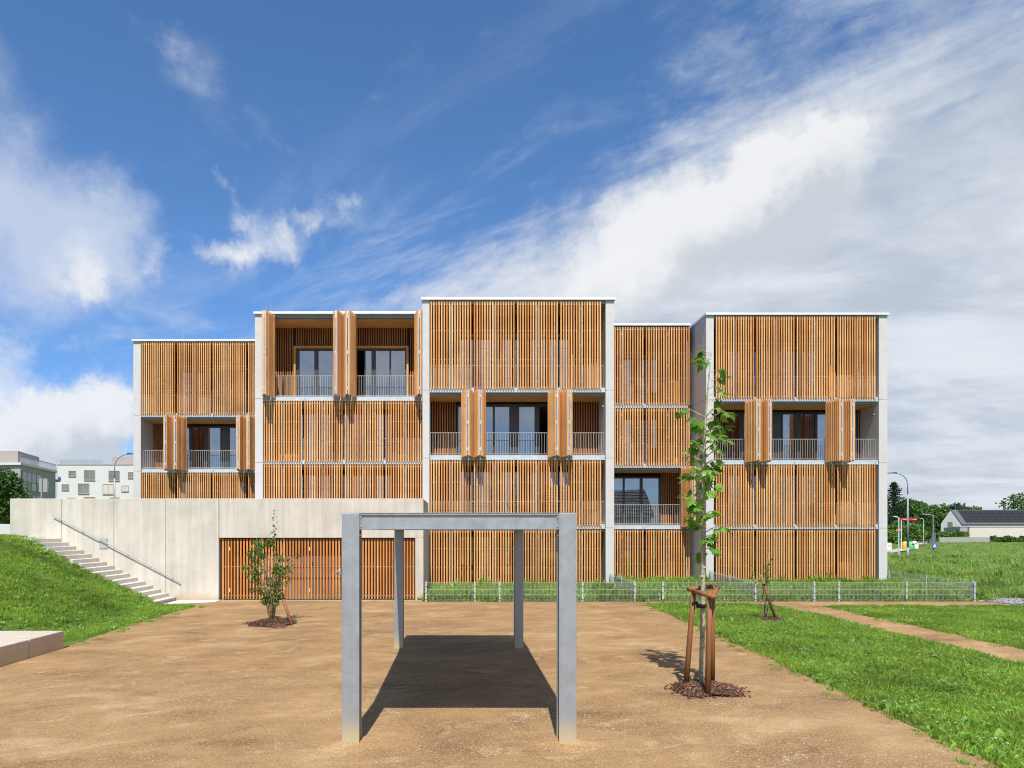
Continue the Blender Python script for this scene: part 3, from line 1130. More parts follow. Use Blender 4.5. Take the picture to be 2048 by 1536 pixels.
make_block('block at the meadow end beside the street lamps, open shutters on its third floor', Y4, 11.95, 20.70, 0.37, 0.41, 12.40, 4, 8, (0, 1, 2, 3), 2, ['R', 'L', 'R', 'L'],
           [(13.43, 20.1, [(13.5, 13.8, 'g'), (13.86, 14.2, 'g'), (14.4, 15.78, 'g'), (15.83, 16.3, 'p'), (16.36, 17.05, 'g'), (17.25, 18.0, 'g'), (18.1, 18.9, 'g'), (19.0, 20.0, 'g')], ((16.4, 16.6), (17.3, 17.5)))],
           REAR, cover(13.5, 18.6), GRP, (18.42, 19.3))


def rod(x, y, z0, z1, label, bent=None):
    m = MB()
    pts = [(x, y, z0), (x, y, z1)] if bent is None else [(x, y, z0), bent]
    m.tube(pts, [0.012, 0.006], 6)
    m.box(x - 0.06, x + 0.06, y - 0.06, y + 0.06, z0 - 0.012, z0 + 0.03)
    o = m.build('lightning_rod', M['lamp'])
    tag(o, label, 'lightning rod', 'lightning rods on the roof edge')


rod(-15.25, Y1 + 0.35, TOP + 0.19, TOP + 0.98, 'thin lightning rod on the roof of the lowest looking end block')
rod(-9.1, Y2 + 0.3, TOP + 0.19, TOP + 0.76, 'short lightning rod above the open top floor loggia')
rod(12.3, Y4 + 0.3, TOP + 0.19, TOP + 0.6, 'slanting lightning rod on the corner of the meadow end block', bent=(12.85, Y4 + 0.3, TOP + 0.62))

# ------------------------------------------------------------------ retaining wall, garage gate, stairs
YW = 26.7
rw = empty('retaining_wall', (-9.4, YW, 0), 'long pale concrete retaining wall with stairs in front and the garage opening', 'wall')
for a, c in ((-17.55, -15.52), (-15.52, -13.48), (-13.48, -11.45), (-11.45, -9.375)):
    m = MB()
    m.box(a + 0.006, c - 0.006, YW, YW + 0.35, -0.3, 3.97)
    m.build('wall_panel', M['concrete_base'] if a > -11.5 else M['concrete'], rw, bevel=0.012)
m = MB()
m.box(-9.363, -1.372, YW, YW + 0.35, 2.43, 3.97)
m.build('lintel', M['concrete'], rw, bevel=0.012)
m = MB()
m.box(-1.69, -1.372, YW, YW + 0.35, -0.2, 2.428)
m.build('pier', M['concrete_base'], rw, bevel=0.012)
m = MB()
m.box(-1.69, -1.372, YW + 0.352, Y3 - 0.003, -0.2, 3.965)
m.build('return_wall', M['concrete_base'], rw, bevel=0.012)
m = MB()
m.box(-17.5, -9.4, YW + 0.30, YW + 0.34, -0.2, 3.9)
m.build('joint_filler', M['filler'], rw)
m = MB()
m.box(-17.5, -1.7, YW + 0.352, Y2 - 0.02, 3.4, 3.7)
m.build('terrace_slab', M['slabface'], rw)
m = MB()
m.box(-9.5, -9.3, YW + 0.36, Y2, -0.2, 3.39)
m.box(-9.3, -1.7, YW + 5.6, YW + 5.7, -0.2, 3.39)
m.build('garage_wall', M['interior'], rw)
m = MB()
m.box(-14.03, -13.72, YW - 0.03, YW - 0.002, 2.02, 2.42)
v = m.build('vent_cover', M['rail'], rw)
for k in range(5):
    m = MB()
    m.box(-14.01, -13.74, YW - 0.036, YW - 0.031, 2.05 + k * 0.07, 2.09 + k * 0.07)
    m.build('louvre', M['rail'], v)
m = MB()
m.box(-1.371, -1.35, YW + 1.2, YW + 1.4, 1.9, 2.25)
m.build('meter_box', M['galv'], rw)

gg = empty('garage_gate', (-5.5, YW + 0.1, 0), 'wide garage gate of upright orange timber slats under the concrete lintel', 'gate')
gs_h = 2.36
x = -9.28
leafs = [(-9.30, -8.98, None), (-8.98, -7.62, 'h'), (-7.62, -5.84, None), (-5.84, -4.50, 'h'), (-4.50, -3.0, None), (-3.0, -1.71, None)]
for a, c, k in leafs:
    m = MB()
    for zz in (0.16, 1.30, 2.28):
        m.box(a + 0.01, c - 0.01, YW + 0.152, YW + 0.18, zz - 0.022, zz + 0.022)
    lf = m.build('gate_leaf', M['galv_dark'], gg, loc=((a + c) / 2, YW + 0.15, 0))
    nn = int(round((c - a) / 0.119))
    for i in range(nn):
        xx = a + (i + 0.5) * (c - a) / nn
        inst('slat', slat_mesh(gs_h, M['slat_garage']), lf, (xx, YW + 0.15, 0.03))
    if k:
        m = MB()
        hx = c - 0.16
        m.box(hx - 0.025, hx + 0.025, YW + 0.075, YW + 0.098, 1.0, 1.24)
        m.tube([(hx, YW + 0.09, 1.13), (hx, YW + 0.03, 1.13), (hx - 0.15, YW + 0.03, 1.13)], 0.012, 8)
        m.build('door_handle', M['galv'], lf)
        for zz in (0.38, 2.0):
            m = MB()
            m.box(a - 0.02, a + 0.02, YW + 0.08, YW + 0.098, zz - 0.07, zz + 0.07)
            m.build('hinge', M['galv'], lf)
m = MB()
m.box(-9.29, -1.70, YW + 0.50, YW + 0.56, 0.0, 3.38)
bk = m.build('backing_panel', M['garage_back'], gg)
m = MB()
m.box(-9.25, -7.9, YW + 0.485, YW + 0.497, 0.02, 2.4)
m.build('opening_shade_sheet', M['dark'], gg)  # black sheet painting in the dark of an unlit garage opening
m = MB()
m.box(-9.29, -1.70, YW + 0.47, YW + 0.495, 1.26, 1.32)
m.build('rail', M['dark'], gg)

sc = empty('staircase', (-13.3, 25.8, 0), 'flight of pale concrete steps climbing along the retaining wall', 'stairs')
for i in range(16):
    xr_ = -15.56 + 0.301 * i
    zt = 2.41 - 0.152 * i
    m = MB()
    xl_ = xr_ - (1.6 if i == 0 else 0.36)
    m.box(xl_, xr_, 24.88, YW - 0.012, max(zt - 0.30, -0.2), zt)
    m.build('step', M['step'], sc, bevel=0.01)

hr = empty('handrail', (-13.3, YW - 0.08, 0), 'slanting steel handrail fixed to the concrete wall above the stairs', 'handrail')
pa, pb = Vector((-15.83, YW - 0.10, 3.33)), Vector((-10.86, YW - 0.10, 0.73))
m = MB()
m.tube([pa, pb], 0.022, 10)
m.build('rail', M['lamp'], hr, smooth=False)
for k in range(6):
    p = pa.lerp(pb, 0.06 + 0.176 * k)
    m = MB()
    m.tube([(p.x, YW - 0.10, p.z - 0.02), (p.x, YW - 0.09, p.z - 0.06), (p.x, YW - 0.001, p.z - 0.06)], 0.009, 6)
    m.build('bracket', M['galv'], hr)

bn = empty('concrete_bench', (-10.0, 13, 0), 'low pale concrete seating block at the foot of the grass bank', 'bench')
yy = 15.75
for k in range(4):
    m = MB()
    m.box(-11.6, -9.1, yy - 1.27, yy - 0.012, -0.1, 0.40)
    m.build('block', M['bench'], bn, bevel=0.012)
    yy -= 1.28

gw = MB()
gw.box(-24, -17.7, 27.6, 27.9, 1.5, 2.98)
tag(gw.build('garden_wall', M['render_white'], bevel=0.01), 'low white wall beyond the end of the concrete retaining wall', 'wall')

# ------------------------------------------------------------------ steel canopy in the foreground
cn = empty('steel_canopy', (0, 12, 0), 'galvanised steel open canopy frame standing on the sandy plaza', 'canopy')
FY, BY = 8.57, 15.49
PW, PD, TH = 0.22, 0.22, 2.92


def hpost(xc, y0, w):
    m = MB()
    t_ = 0.016
    m.box(xc - w / 2, xc + w / 2, y0, y0 + t_, -0.1, TH)
    m.box(xc - w / 2, xc + w / 2, y0 + PD - t_, y0 + PD, -0.1, TH)
    m.box(xc - 0.006, xc + 0.006, y0 + t_, y0 + PD - t_, -0.1, TH - 0.001)
    m.build('post', M['galv_frame'], cn, bevel=0.003)


XL_, XR_ = -1.356, 1.372
hpost(XL_, FY, PW)
hpost(XR_, FY, PW)
hpost(XL_ + 0.0, BY, 0.20)
hpost(XR_ + 0.0, BY, 0.20)


def ibeam_x(y0):
    m = MB()
    x0, x1 = XL_ + PW / 2 + 0.002, XR_ - PW / 2 - 0.002
    zt, zb = TH - 0.004, TH - 0.20
    m.box(x0, x1, y0 + 0.008, y0 + PD - 0.008, zt - 0.014, zt)
    m.box(x0, x1, y0 + 0.008, y0 + PD - 0.008, zb, zb + 0.014)
    m.box(x0, x1, y0 + 0.030, y0 + 0.040, zb + 0.014, zt - 0.014)
    for xx in (x0 + 0.006, x1 - 0.006):
        m.box(xx - 0.006, xx + 0.006, y0 + 0.012, y0 + PD - 0.012, zb + 0.015, zt - 0.015)
    be = m.build('beam', M['galv_frame'], cn)
    for xx in (x0 + 0.016, x1 - 0.016):
        for zz in (zb + 0.04, zt - 0.04):
            m = MB()
            m.tube([(xx - 0.006, y0 + 0.020, zz), (xx + 0.006, y0 + 0.020, zz)], 0.009, 6)
            m.build('bolt', M['galv'], be)


ibeam_x(FY)
ibeam_x(BY)
for xc in (XL_, XR_):
    m = MB()
    zt, zb = TH - 0.004, TH - 0.20
    ya, yb = FY + PD + 0.002, BY - 0.002
    m.box(xc - 0.1, xc + 0.1, ya, yb, zt - 0.014, zt)
    m.box(xc - 0.1, xc + 0.1, ya, yb, zb, zb + 0.014)
    m.box(xc - 0.005, xc + 0.005, ya, yb, zb + 0.014, zt - 0.014)
    m.build('beam', M['galv_frame'], cn)
m = MB()
m.box(XL_ - PW / 2 + 0.005, XR_ + PW / 2 - 0.005, FY + 0.02, BY + PD - 0.01, TH + 0.002, TH + 0.010)
m.build('roof_sheet', M['galv_frame'], cn)


m = MB()
for xc, yc in ((XL_, FY + 0.11), (XR_, FY + 0.11), (XL_, BY + 0.11), (XR_, BY + 0.11)):
    k = 26
    vs = []
    for ring, zz in ((0.12, 0.040), (0.20, 0.034), (0.30, 0.018), (0.42, 0.002)):
        for j in range(k):
            an = 2 * math.pi * j / k
            q = ring * (1 + 0.22 * mnoise.noise((math.cos(an) * 1.3 + xc, math.sin(an) * 1.3 + yc, 4.0)))
            vs.append((xc + q * math.cos(an), yc + q * math.sin(an), zz + (0.010 * mnoise.noise((q * 9, an * 2, xc)) if zz > 0.01 else 0)))
    fs = [tuple(range(k))]
    for g in range(3):
        for j in range(k):
            p, q = g * k + j, g * k + (j + 1) % k
            fs.append((p, p + k, q + k, q))
    m.raw(vs, fs)
tag(m.build('loose_sand', M['sand_path'], smooth=True), 'low collars of loose pale sand round the canopy posts', None, None, 'stuff')

# ------------------------------------------------------------------ grass (geometry nodes over the lawns)
def make_clump(name, mat, n, rad, hmin, hmax, width, seed, lean=0.5, leafy=0.0):
    r = random.Random(seed)
    vs, fs = [], []
    for i in range(n):
        a = r.uniform(0, 6.283)
        d = rad * math.sqrt(r.random())
        x, y = d * math.cos(a), d * math.sin(a)
        h = r.uniform(hmin, hmax)
        b = r.uniform(0, 6.283)
        le = r.uniform(0.1, lean) * h
        dx, dy = le * math.cos(b), le * math.sin(b)
        wa = r.uniform(0, 6.283)
        w = width * r.uniform(0.7, 1.4)
        if r.random() < leafy:
            w *= 3.2
            h *= 0.75
        wx, wy = w * math.cos(wa) / 2, w * math.sin(wa) / 2
        k = len(vs)
        vs += [(x - wx * 0.6, y - wy * 0.6, -0.01), (x + wx * 0.6, y + wy * 0.6, -0.01),
               (x + dx * 0.35 - wx, y + dy * 0.35 - wy, h * 0.55), (x + dx * 0.35 + wx, y + dy * 0.35 + wy, h * 0.55),
               (x + dx, y + dy, h * (1 - 0.25 * r.random()))]
        fs += [(k, k + 1, k + 3, k + 2), (k + 2, k + 3, k + 4)]
    me = bpy.data.meshes.new(name)
    me.from_pydata(vs, [], fs)
    me.materials.append(mat)
    return bpy.data.objects.new(name, me)


def clump_set(name, specs):
    c = bpy.data.collections.new(name)
    for i, s in enumerate(specs):
        c.objects.link(make_clump(name + '_tuft', *s))
    return c


def scatter(name, emitter_mesh, coll, density, smin, smax, label, seed, tilt=0.12, zoff=0.0):
    o = bpy.data.objects.new(name, emitter_mesh)
    place(o, None, (0, 0, 0))
    tag(o, label, None, None, 'stuff')
    ng = bpy.data.node_groups.new(name, 'GeometryNodeTree')
    ng.interface.new_socket('Geometry', in_out='INPUT', socket_type='NodeSocketGeometry')
    ng.interface.new_socket('Geometry', in_out='OUTPUT', socket_type='NodeSocketGeometry')
    N, L = ng.nodes, ng.links
    gi, go = N.new('NodeGroupInput'), N.new('NodeGroupOutput')
    dp = N.new('GeometryNodeDistributePointsOnFaces')
    dp.inputs['Density'].default_value = density
    dp.inputs['Seed'].default_value = seed
    # patchy: density follows a soft noise
    nz = N.new('ShaderNodeTexNoise')
    nz.inputs['Scale'].default_value = 0.9
    mr = N.new('ShaderNodeMapRange')
    mr.inputs[1].default_value, mr.inputs[2].default_value = 0.3, 0.7
    mr.inputs[3].default_value, mr.inputs[4].default_value = density * 0.3, density * 1.4
    L.new(nz.outputs[0], mr.inputs[0])
    L.new(mr.outputs[0], dp.inputs['Density'])
    L.new(gi.outputs[0], dp.inputs['Mesh'])
    ci = N.new('GeometryNodeCollectionInfo')
    ci.inputs['Collection'].default_value = coll
    ci.inputs['Separate Children'].default_value = True
    ci.inputs['Reset Children'].default_value = True
    ip = N.new('GeometryNodeInstanceOnPoints')
    ip.inputs['Pick Instance'].default_value = True
    L.new(dp.outputs['Points'], ip.inputs['Points'])
    L.new(ci.outputs[0], ip.inputs['Instance'])
    rv = N.new('FunctionNodeRandomValue')
    rv.data_type = 'FLOAT_VECTOR'
    rv.inputs[0].default_value = (-tilt, -tilt, 0)
    rv.inputs[1].default_value = (tilt, tilt, 6.283)
    L.new(rv.outputs[0], ip.inputs['Rotation'])
    rs = N.new('FunctionNodeRandomValue')
    rs.data_type = 'FLOAT'
    rs.inputs[2].default_value = smin
    rs.inputs[3].default_value = smax
    rs.inputs['Seed'].default_value = seed + 3
    nz2 = N.new('ShaderNodeTexNoise')
    nz2.inputs['Scale'].default_value = 0.6
    mr2 = N.new('ShaderNodeMapRange')
    mr2.inputs[1].default_value, mr2.inputs[2].default_value = 0.3, 0.7
    mr2.inputs[3].default_value, mr2.inputs[4].default_value = 0.7, 1.3
    L.new(nz2.outputs[0], mr2.inputs[0])
    mu = N.new('ShaderNodeMath')
    mu.operation = 'MULTIPLY'
    L.new(rs.outputs[1], mu.inputs[0])
    L.new(mr2.outputs[0], mu.inputs[1])
    L.new(mu.outputs[0], ip.inputs['Scale'])
    L.new(ip.outputs[0], go.inputs[0])
    md = o.modifiers.new('scatter', 'NODES')
    md.node_group = ng
    return o


def poly_mesh(name, poly, z):
    me = bpy.data.meshes.new(name)
    bm = bmesh.new()
    f = bm.faces.new([bm.verts.new((p[0], p[1], z)) for p in poly])
    bmesh.ops.triangulate(bm, faces=[f])
    bm.to_mesh(me)
    bm.free()
    return me


def grid_mesh(name, x0, x1, y0, y1, step, zoff=0.0, keep=None):
    xs = np.arange(x0, x1 + 1e-6, step)
    ys = np.arange(y0, y1 + 1e-6, step)
    vs = np.array([(x, y, height(x, y) + zoff) for y in ys for x in xs])
    nx = len(xs)
    fs = []
    for j in range(len(ys) - 1):
        for i in range(nx - 1):
            if keep is None or keep(xs[i] + step / 2, ys[j] + step / 2):
                a = j * nx + i
                fs.append((a, a + 1, a + nx + 1, a + nx))
    return fast_mesh(name, vs, quads=np.array(fs))


G = M['grass']
lawn_c = clump_set('lawn_tufts', [(G, 70, 0.16, 0.04, 0.10, 0.006, s, 0.8, 0.10) for s in (1, 2, 3)] + [(M['weed'], 34, 0.13, 0.03, 0.09, 0.014, s, 1.0, 0.3) for s in (4, 5)])
tall_c = clump_set('tall_tufts', [(G, 60, 0.16, 0.12, 0.34, 0.008, s, 0.7, 0.05) for s in (11, 12)] + [(M['weed'], 40, 0.16, 0.08, 0.26, 0.026, s, 0.9, 0.3) for s in (13, 14)])
mead_c = clump_set('meadow_tufts', [(M['meadow'], 60, 0.28, 0.08, 0.26, 0.012, s, 0.8, 0.05) for s in (21, 22, 23)] + [(M['weed'], 34, 0.24, 0.06, 0.2, 0.03, 24, 0.9, 0.3)])


def shrink(poly, ymin, ymax):
    out = []
    for x, y in poly:
        out.append((x, min(max(y, ymin), ymax)))
    return out


LA = wobble([(6.15, 5), (11.15, 5), (11.2, 13.5), (11.32, 18.1), (11.3, 24.2), (10.9, 24.75), (7.5, 25.05), (7.0, 24.9), (6.85, 22.0), (6.62, 14.0), (6.2, 8.6)], 0.3, 0.07, 2)
LB = wobble([(12.75, 7), (26, 7), (26, 24.3), (22.5, 24.35), (13.5, 24.55), (13.0, 24.3), (13.0, 20.1), (12.85, 15.0)], 0.3, 0.07, 3)
scatter('grass', poly_mesh('lawn_near', LA, 0.012), lawn_c, 75, 0.7, 1.65, 'short green grass of the lawn strip between plaza and path', 1)
scatter('grass', poly_mesh('lawn_far', LB, 0.013), lawn_c, 46, 0.7, 1.2, 'short green grass of the lawn beyond the footpath', 2)


def on_bank(x, y):
    if x > -9.45 + 0.12 * math.sin(y * 1.7) or y > 26.6:
        return False
    if y > 24.85 and x > -15.9:
        return x > -10.75 and y < 25.25 - (x + 10.0) * -0.3 and x < -9.6
    if y < 15.85 and x > -11.7:
        return False
    return True


bank_me = grid_mesh('bank', -20, -9.3, 9, 26.8, 0.25, 0.0, on_bank)
scatter('grass', bank_me, lawn_c, 60, 0.8, 1.4, 'green grass on the bank beside the stairs', 3)


def in_garden(x, y):
    if x < -1.2 or x > 20.6 or y < 26.25:
        return False
    lim = Y3 - 0.05 if x < 7.05 else (YR - 0.05 if x < 11.8 else Y4 - 0.05)
    return y < lim


gm = grid_mesh('garden', -1.3, 20.9, 26.2, 34.8, 0.25, 0.0, in_garden)
scatter('grass', gm, tall_c, 34, 0.7, 1.5, 'tall grass and weeds of the garden strip behind the wire fence', 4)


def in_meadow(x, y):
    if x < 20.9 or y < 25.0:
        return False
    if y < 26.9 and x < 24.5 - 0.0:
        return False
    return x < 0.86 * y + 3 and x > 0.55 * y - 6


mm = grid_mesh('meadow', 20, 60, 25, 66, 0.5, 0.0, in_meadow)
scatter('grass', mm, mead_c, 16, 0.8, 1.6, 'rough meadow grass beyond the end of the fence', 5)
mf = grid_mesh('meadow_far', 30, 118, 66, 146, 2.0, 0.0, lambda x, y: 0.60 * y < x < 0.86 * y and not (0.60 * y < x < 0.70 * y and y > 78))
scatter('grass', mf, mead_c, 3.0, 1.2, 2.2, 'far meadow grass running up to the house', 6)


weed_c = clump_set('weed_stalks', [(M['weed'], 46, 0.20, 0.2, 0.55, 0.03, s_, 0.6, 0.5) for s_ in (31, 32, 33)])
scatter('grass', gm.copy(), weed_c, 1.6, 0.6, 1.35, 'tall leafy weeds growing against the timber screens', 14, 0.2)
scatter('grass', mm.copy(), weed_c, 0.8, 0.5, 1.2, 'leafy weeds standing in the rough meadow', 15, 0.2)

scatter('grass', poly_mesh('edge_sprigs', [(6.35, 7.5), (6.75, 14.0), (7.0, 22.0), (7.1, 25.0), (6.6, 25.2), (6.55, 22.0), (6.2, 14.0), (5.75, 7.5)], 0.002), lawn_c, 7, 0.35, 0.9, 'sparse grass sprigs creeping onto the plaza edge', 16)
scatter('grass', poly_mesh('edge_sprigs', [(-8.75, 15.8), (-8.95, 19.6), (-9.0, 24.5), (-9.6, 24.5), (-9.5, 19.6), (-9.25, 15.8)], 0.002), lawn_c, 7, 0.35, 0.9, 'sparse grass sprigs at the foot of the bank', 17)
scatter('grass', poly_mesh('edge_sprigs', [(11.1, 9), (11.55, 9), (11.65, 24), (11.2, 24)], 0.007), lawn_c, 5, 0.35, 0.9, 'sparse grass sprigs along one edge of the footpath', 18)
scatter('grass', poly_mesh('edge_sprigs', [(12.45, 9), (12.9, 9), (13.1, 24), (12.7, 24)], 0.007), lawn_c, 5, 0.35, 0.9, 'sparse grass sprigs along the other edge of the footpath', 19)

# daisies
def flower_coll():
    c = bpy.data.collections.new('daisies')
    for s in range(3):
        r = random.Random(50 + s)
        m = MB()
        for k in range(r.randint(1, 4)):
            x, y, h = r.uniform(-0.25, 0.25), r.uniform(-0.25, 0.25), r.uniform(0.08, 0.14)
            rr = r.uniform(0.008, 0.014)
            m.raw([(x + rr * math.cos(a), y + rr * math.sin(a), h + 0.004 * math.sin(a * 3)) for a in [i * 0.785 for i in range(8)]], [tuple(range(8))])
        c.objects.link(bpy.data.objects.new('daisy', m.mesh('daisy', M['flower'])))
    return c


fc = flower_coll()
scatter('daisy_flowers', poly_mesh('daisies_near', LA, 0.012), fc, 2.6, 0.7, 1.2, 'small white daisies dotted through the lawn strip', 7)
scatter('daisy_flowers', poly_mesh('daisies_far', LB, 0.013), fc, 0.5, 0.8, 1.3, 'few white daisies in the lawn beyond the path', 8)
scatter('daisy_flowers', bank_me.copy(), fc, 0.35, 0.8, 1.3, 'few white daisies on the grass bank', 9)


def stone_coll(name, mat, size, flat=0.6):
    c = bpy.data.collections.new(name)
    for s in range(4):
        r = random.Random(70 + s)
        bm = bmesh.new()
        bmesh.ops.create_icosphere(bm, subdivisions=1, radius=size)
        for v in bm.verts:
            v.co *= r.uniform(0.75, 1.25)
            v.co.z *= flat
        me = bpy.data.meshes.new(name)
        bm.to_mesh(me)
        bm.free()
        me.materials.append(mat)
        c.objects.link(bpy.data.objects.new(name, me))
    return c


peb = stone_coll('pebble', M['pebble'], 0.0075)
scatter('pebbles', poly_mesh('pebble_field', [(-6, 6.5), (6.1, 6.5), (6.4, 13), (-9, 13)], 0.0), peb, 210, 0.4, 1.7, 'loose small pebbles on the sandy plaza', 12)
gst = stone_coll('gravel_stone', M['stone'], 0.055, 0.7)
scatter('gravel', poly_mesh('gravel_strip', wobble([(19.9, 26.1), (20.6, 24.75), (26, 24.5), (27, 26.3), (22.5, 27.0), (20.5, 28.0)], 0.4, 0.15, 9), 0.03), gst, 95, 0.5, 1.4, 'strip of pale grey gravel stones at the end of the fence', 13)


# ------------------------------------------------------------------ wire fences
def fence(pts, posts, label, hgt=0.70, z0=0.02):
    """pts: two ends; posts: parameters 0..1"""
    a, b = Vector(pts[0]), Vector(pts[1])
    o = empty('wire_fence', (a + b) / 2 * Vector((1, 1, 0)) if False else ((a.x + b.x) / 2, (a.y + b.y) / 2, 0), label, 'fence', 'low galvanised wire mesh fences round the garden strip')
    d = b - a
    L = d.length
    u = d.normalized()
    nr = Vector((-u.y, u.x, 0))

    def zb(p):
        return z0
    pm = MB()
    pm.box(-0.03, 0.03, -0.02, 0.02, -0.1, hgt + 0.03)
    pm.box(-0.033, 0.033, -0.023, 0.023, hgt + 0.03, hgt + 0.045)
    for zz in (0.1, 0.35, 0.6):
        pm.box(-0.036, 0.036, -0.045, -0.021, zz - 0.02, zz + 0.02)
    pme = pm.mesh('post', M['fence'])
    th = math.atan2(u.y, u.x)
    for s in posts:
        p = a + d * s
        inst('post', pme, o, (p.x, p.y, z0), (0, 0, th))
    for s0, s1 in zip(posts[:-1], posts[1:]):
        p0, p1 = a + d * s0 + u * 0.035, a + d * s1 - u * 0.035
        m = MB()
        l = (p1 - p0).length
        n = max(2, int(l / 0.05))
        for i in range(n + 1):
            p = p0.lerp(p1, i / n) - nr * 0.03
            m.obox((p.x, p.y, z0 + hgt / 2 + 0.02), u * 0.002, nr * 0.002, (0, 0, hgt / 2 - 0.01))
        c = (p0 + p1) / 2
        for zz in (0.04, 0.24, 0.45, hgt):
            for s in (-0.037, -0.023):
                q = c - nr * -s * -1 if False else c + nr * s
                m.obox((q.x, q.y, z0 + zz), u * (l / 2), nr * 0.004, (0, 0, 0.005))
        m.build('mesh_panel', M['fence'], o)


def px_x(x, y):
    return (x - 917) / FPX * y


YFN = 26.13
fx0, fx1 = px_x(852, YFN), px_x(1949, YFN)
fposts = [px_x(v, YFN) for v in (852, 949.5, 999, 1115, 1165, 1270, 1325.6, 1405, 1510.6, 1628.4, 1677.7, 1813, 1949)]
fence([(fx0, YFN, 0), (fx1, YFN, 0)], [(v - fx0) / (fx1 - fx0) for v in fposts], 'long low wire mesh fence running along the plaza in front of the blocks')
fence([(6.83, Y3 - 0.1, 0), (6.75, YFN + 0.1, 0)], [0, 0.5, 1], 'short wire fence from the central block out to the long fence', z0=0.06)
fence([(12.12, Y4 - 0.1, 0), (11.36, YFN + 0.1, 0)], [0, 0.5, 1], 'short wire fence between the recess and the meadow end block', z0=0.06)
fence([(20.72, Y4 - 0.1, 0), (fx1, YFN + 0.1, 0)], [0, 0.5, 1], 'short wire fence closing the garden strip at the meadow end', z0=0.06)


# ------------------------------------------------------------------ young trees
def mulch(cx, cy, r, label, n=1400, seed=1, hh=0.09):
    rr = np.random.RandomState(seed)
    a = rr.uniform(0, 2 * np.pi, n)
    d = r * np.sqrt(rr.uniform(0, 1, n)) * (1 + 0.12 * np.sin(3 * a + seed) + 0.08 * np.sin(5 * a))
    stray = rr.uniform(0, 1, n) > 0.93
    d = np.where(stray, d * 1.25, d)
    x, y = cx + d * np.cos(a), cy + d * np.sin(a)
    z = 0.012 + hh * np.clip(1 - (d / r) ** 2, 0, 1) + rr.uniform(0, 0.012, n)
    m = MB()
    for i in range(n):
        ax = Vector((rr.normal(), rr.normal(), rr.normal() * 0.6)).normalized()
        ay = ax.cross(Vector((rr.normal() * 0.3, rr.normal() * 0.3, 1))).normalized()
        az = ax.cross(ay)
        l, w, t_ = rr.uniform(0.016, 0.045), rr.uniform(0.007, 0.017), 0.004
        m.obox((x[i], y[i], z[i]), ax * l, ay * w, az * t_)
    # the packed heap beneath the chips
    k = 28
    vs = [(cx, cy, hh)]
    for ring in (0.35, 0.7, 1.0):
        for j in range(k):
            an = 2 * math.pi * j / k
            q = r * ring * (1 + 0.12 * math.sin(3 * an + seed) + 0.08 * math.sin(5 * an))
            vs.append((cx + q * math.cos(an), cy + q * math.sin(an), 0.008 + hh * max(0, 1 - ring * ring) * 0.95))
    fs = [(0, 1 + j, 1 + (j + 1) % k) for j in range(k)]
    for g in range(2):
        for j in range(k):
            p, q = 1 + g * k + j, 1 + g * k + (j + 1) % k
            fs.append((p, p + k, q + k, q))
    m.raw(vs, fs)
    o = m.build('mulch', M['chip'])
    tag(o, label, None, None, 'stuff')


def plane_leaf_mesh():
    pts = [(0, 0), (0.16, -0.02), (0.40, 0.06), (0.30, 0.20), (0.52, 0.46), (0.30, 0.44), (0.26, 0.62), (0.10, 0.66), (0, 1.0), (-0.10, 0.66), (-0.26, 0.62), (-0.30, 0.44), (-0.52, 0.46), (-0.30, 0.20), (-0.40, 0.06), (-0.16, -0.02)]
    m = MB()
    vs = [(x, y, -0.25 * abs(x) - 0.18 * y * y) for x, y in pts] + [(0, 0.35, 0.01)]
    c = len(pts)
    m.raw(vs, [(c, i, (i + 1) % c) for i in range(c)])
    # stalk
    m.raw([(-0.012, 0.0, 0), (0.012, 0, 0), (0.008, -0.35, 0.05), (-0.008, -0.35, 0.05)], [(0, 1, 2, 3)])
    return m.mesh('leaf', M['leaf_plane'], smooth=False)


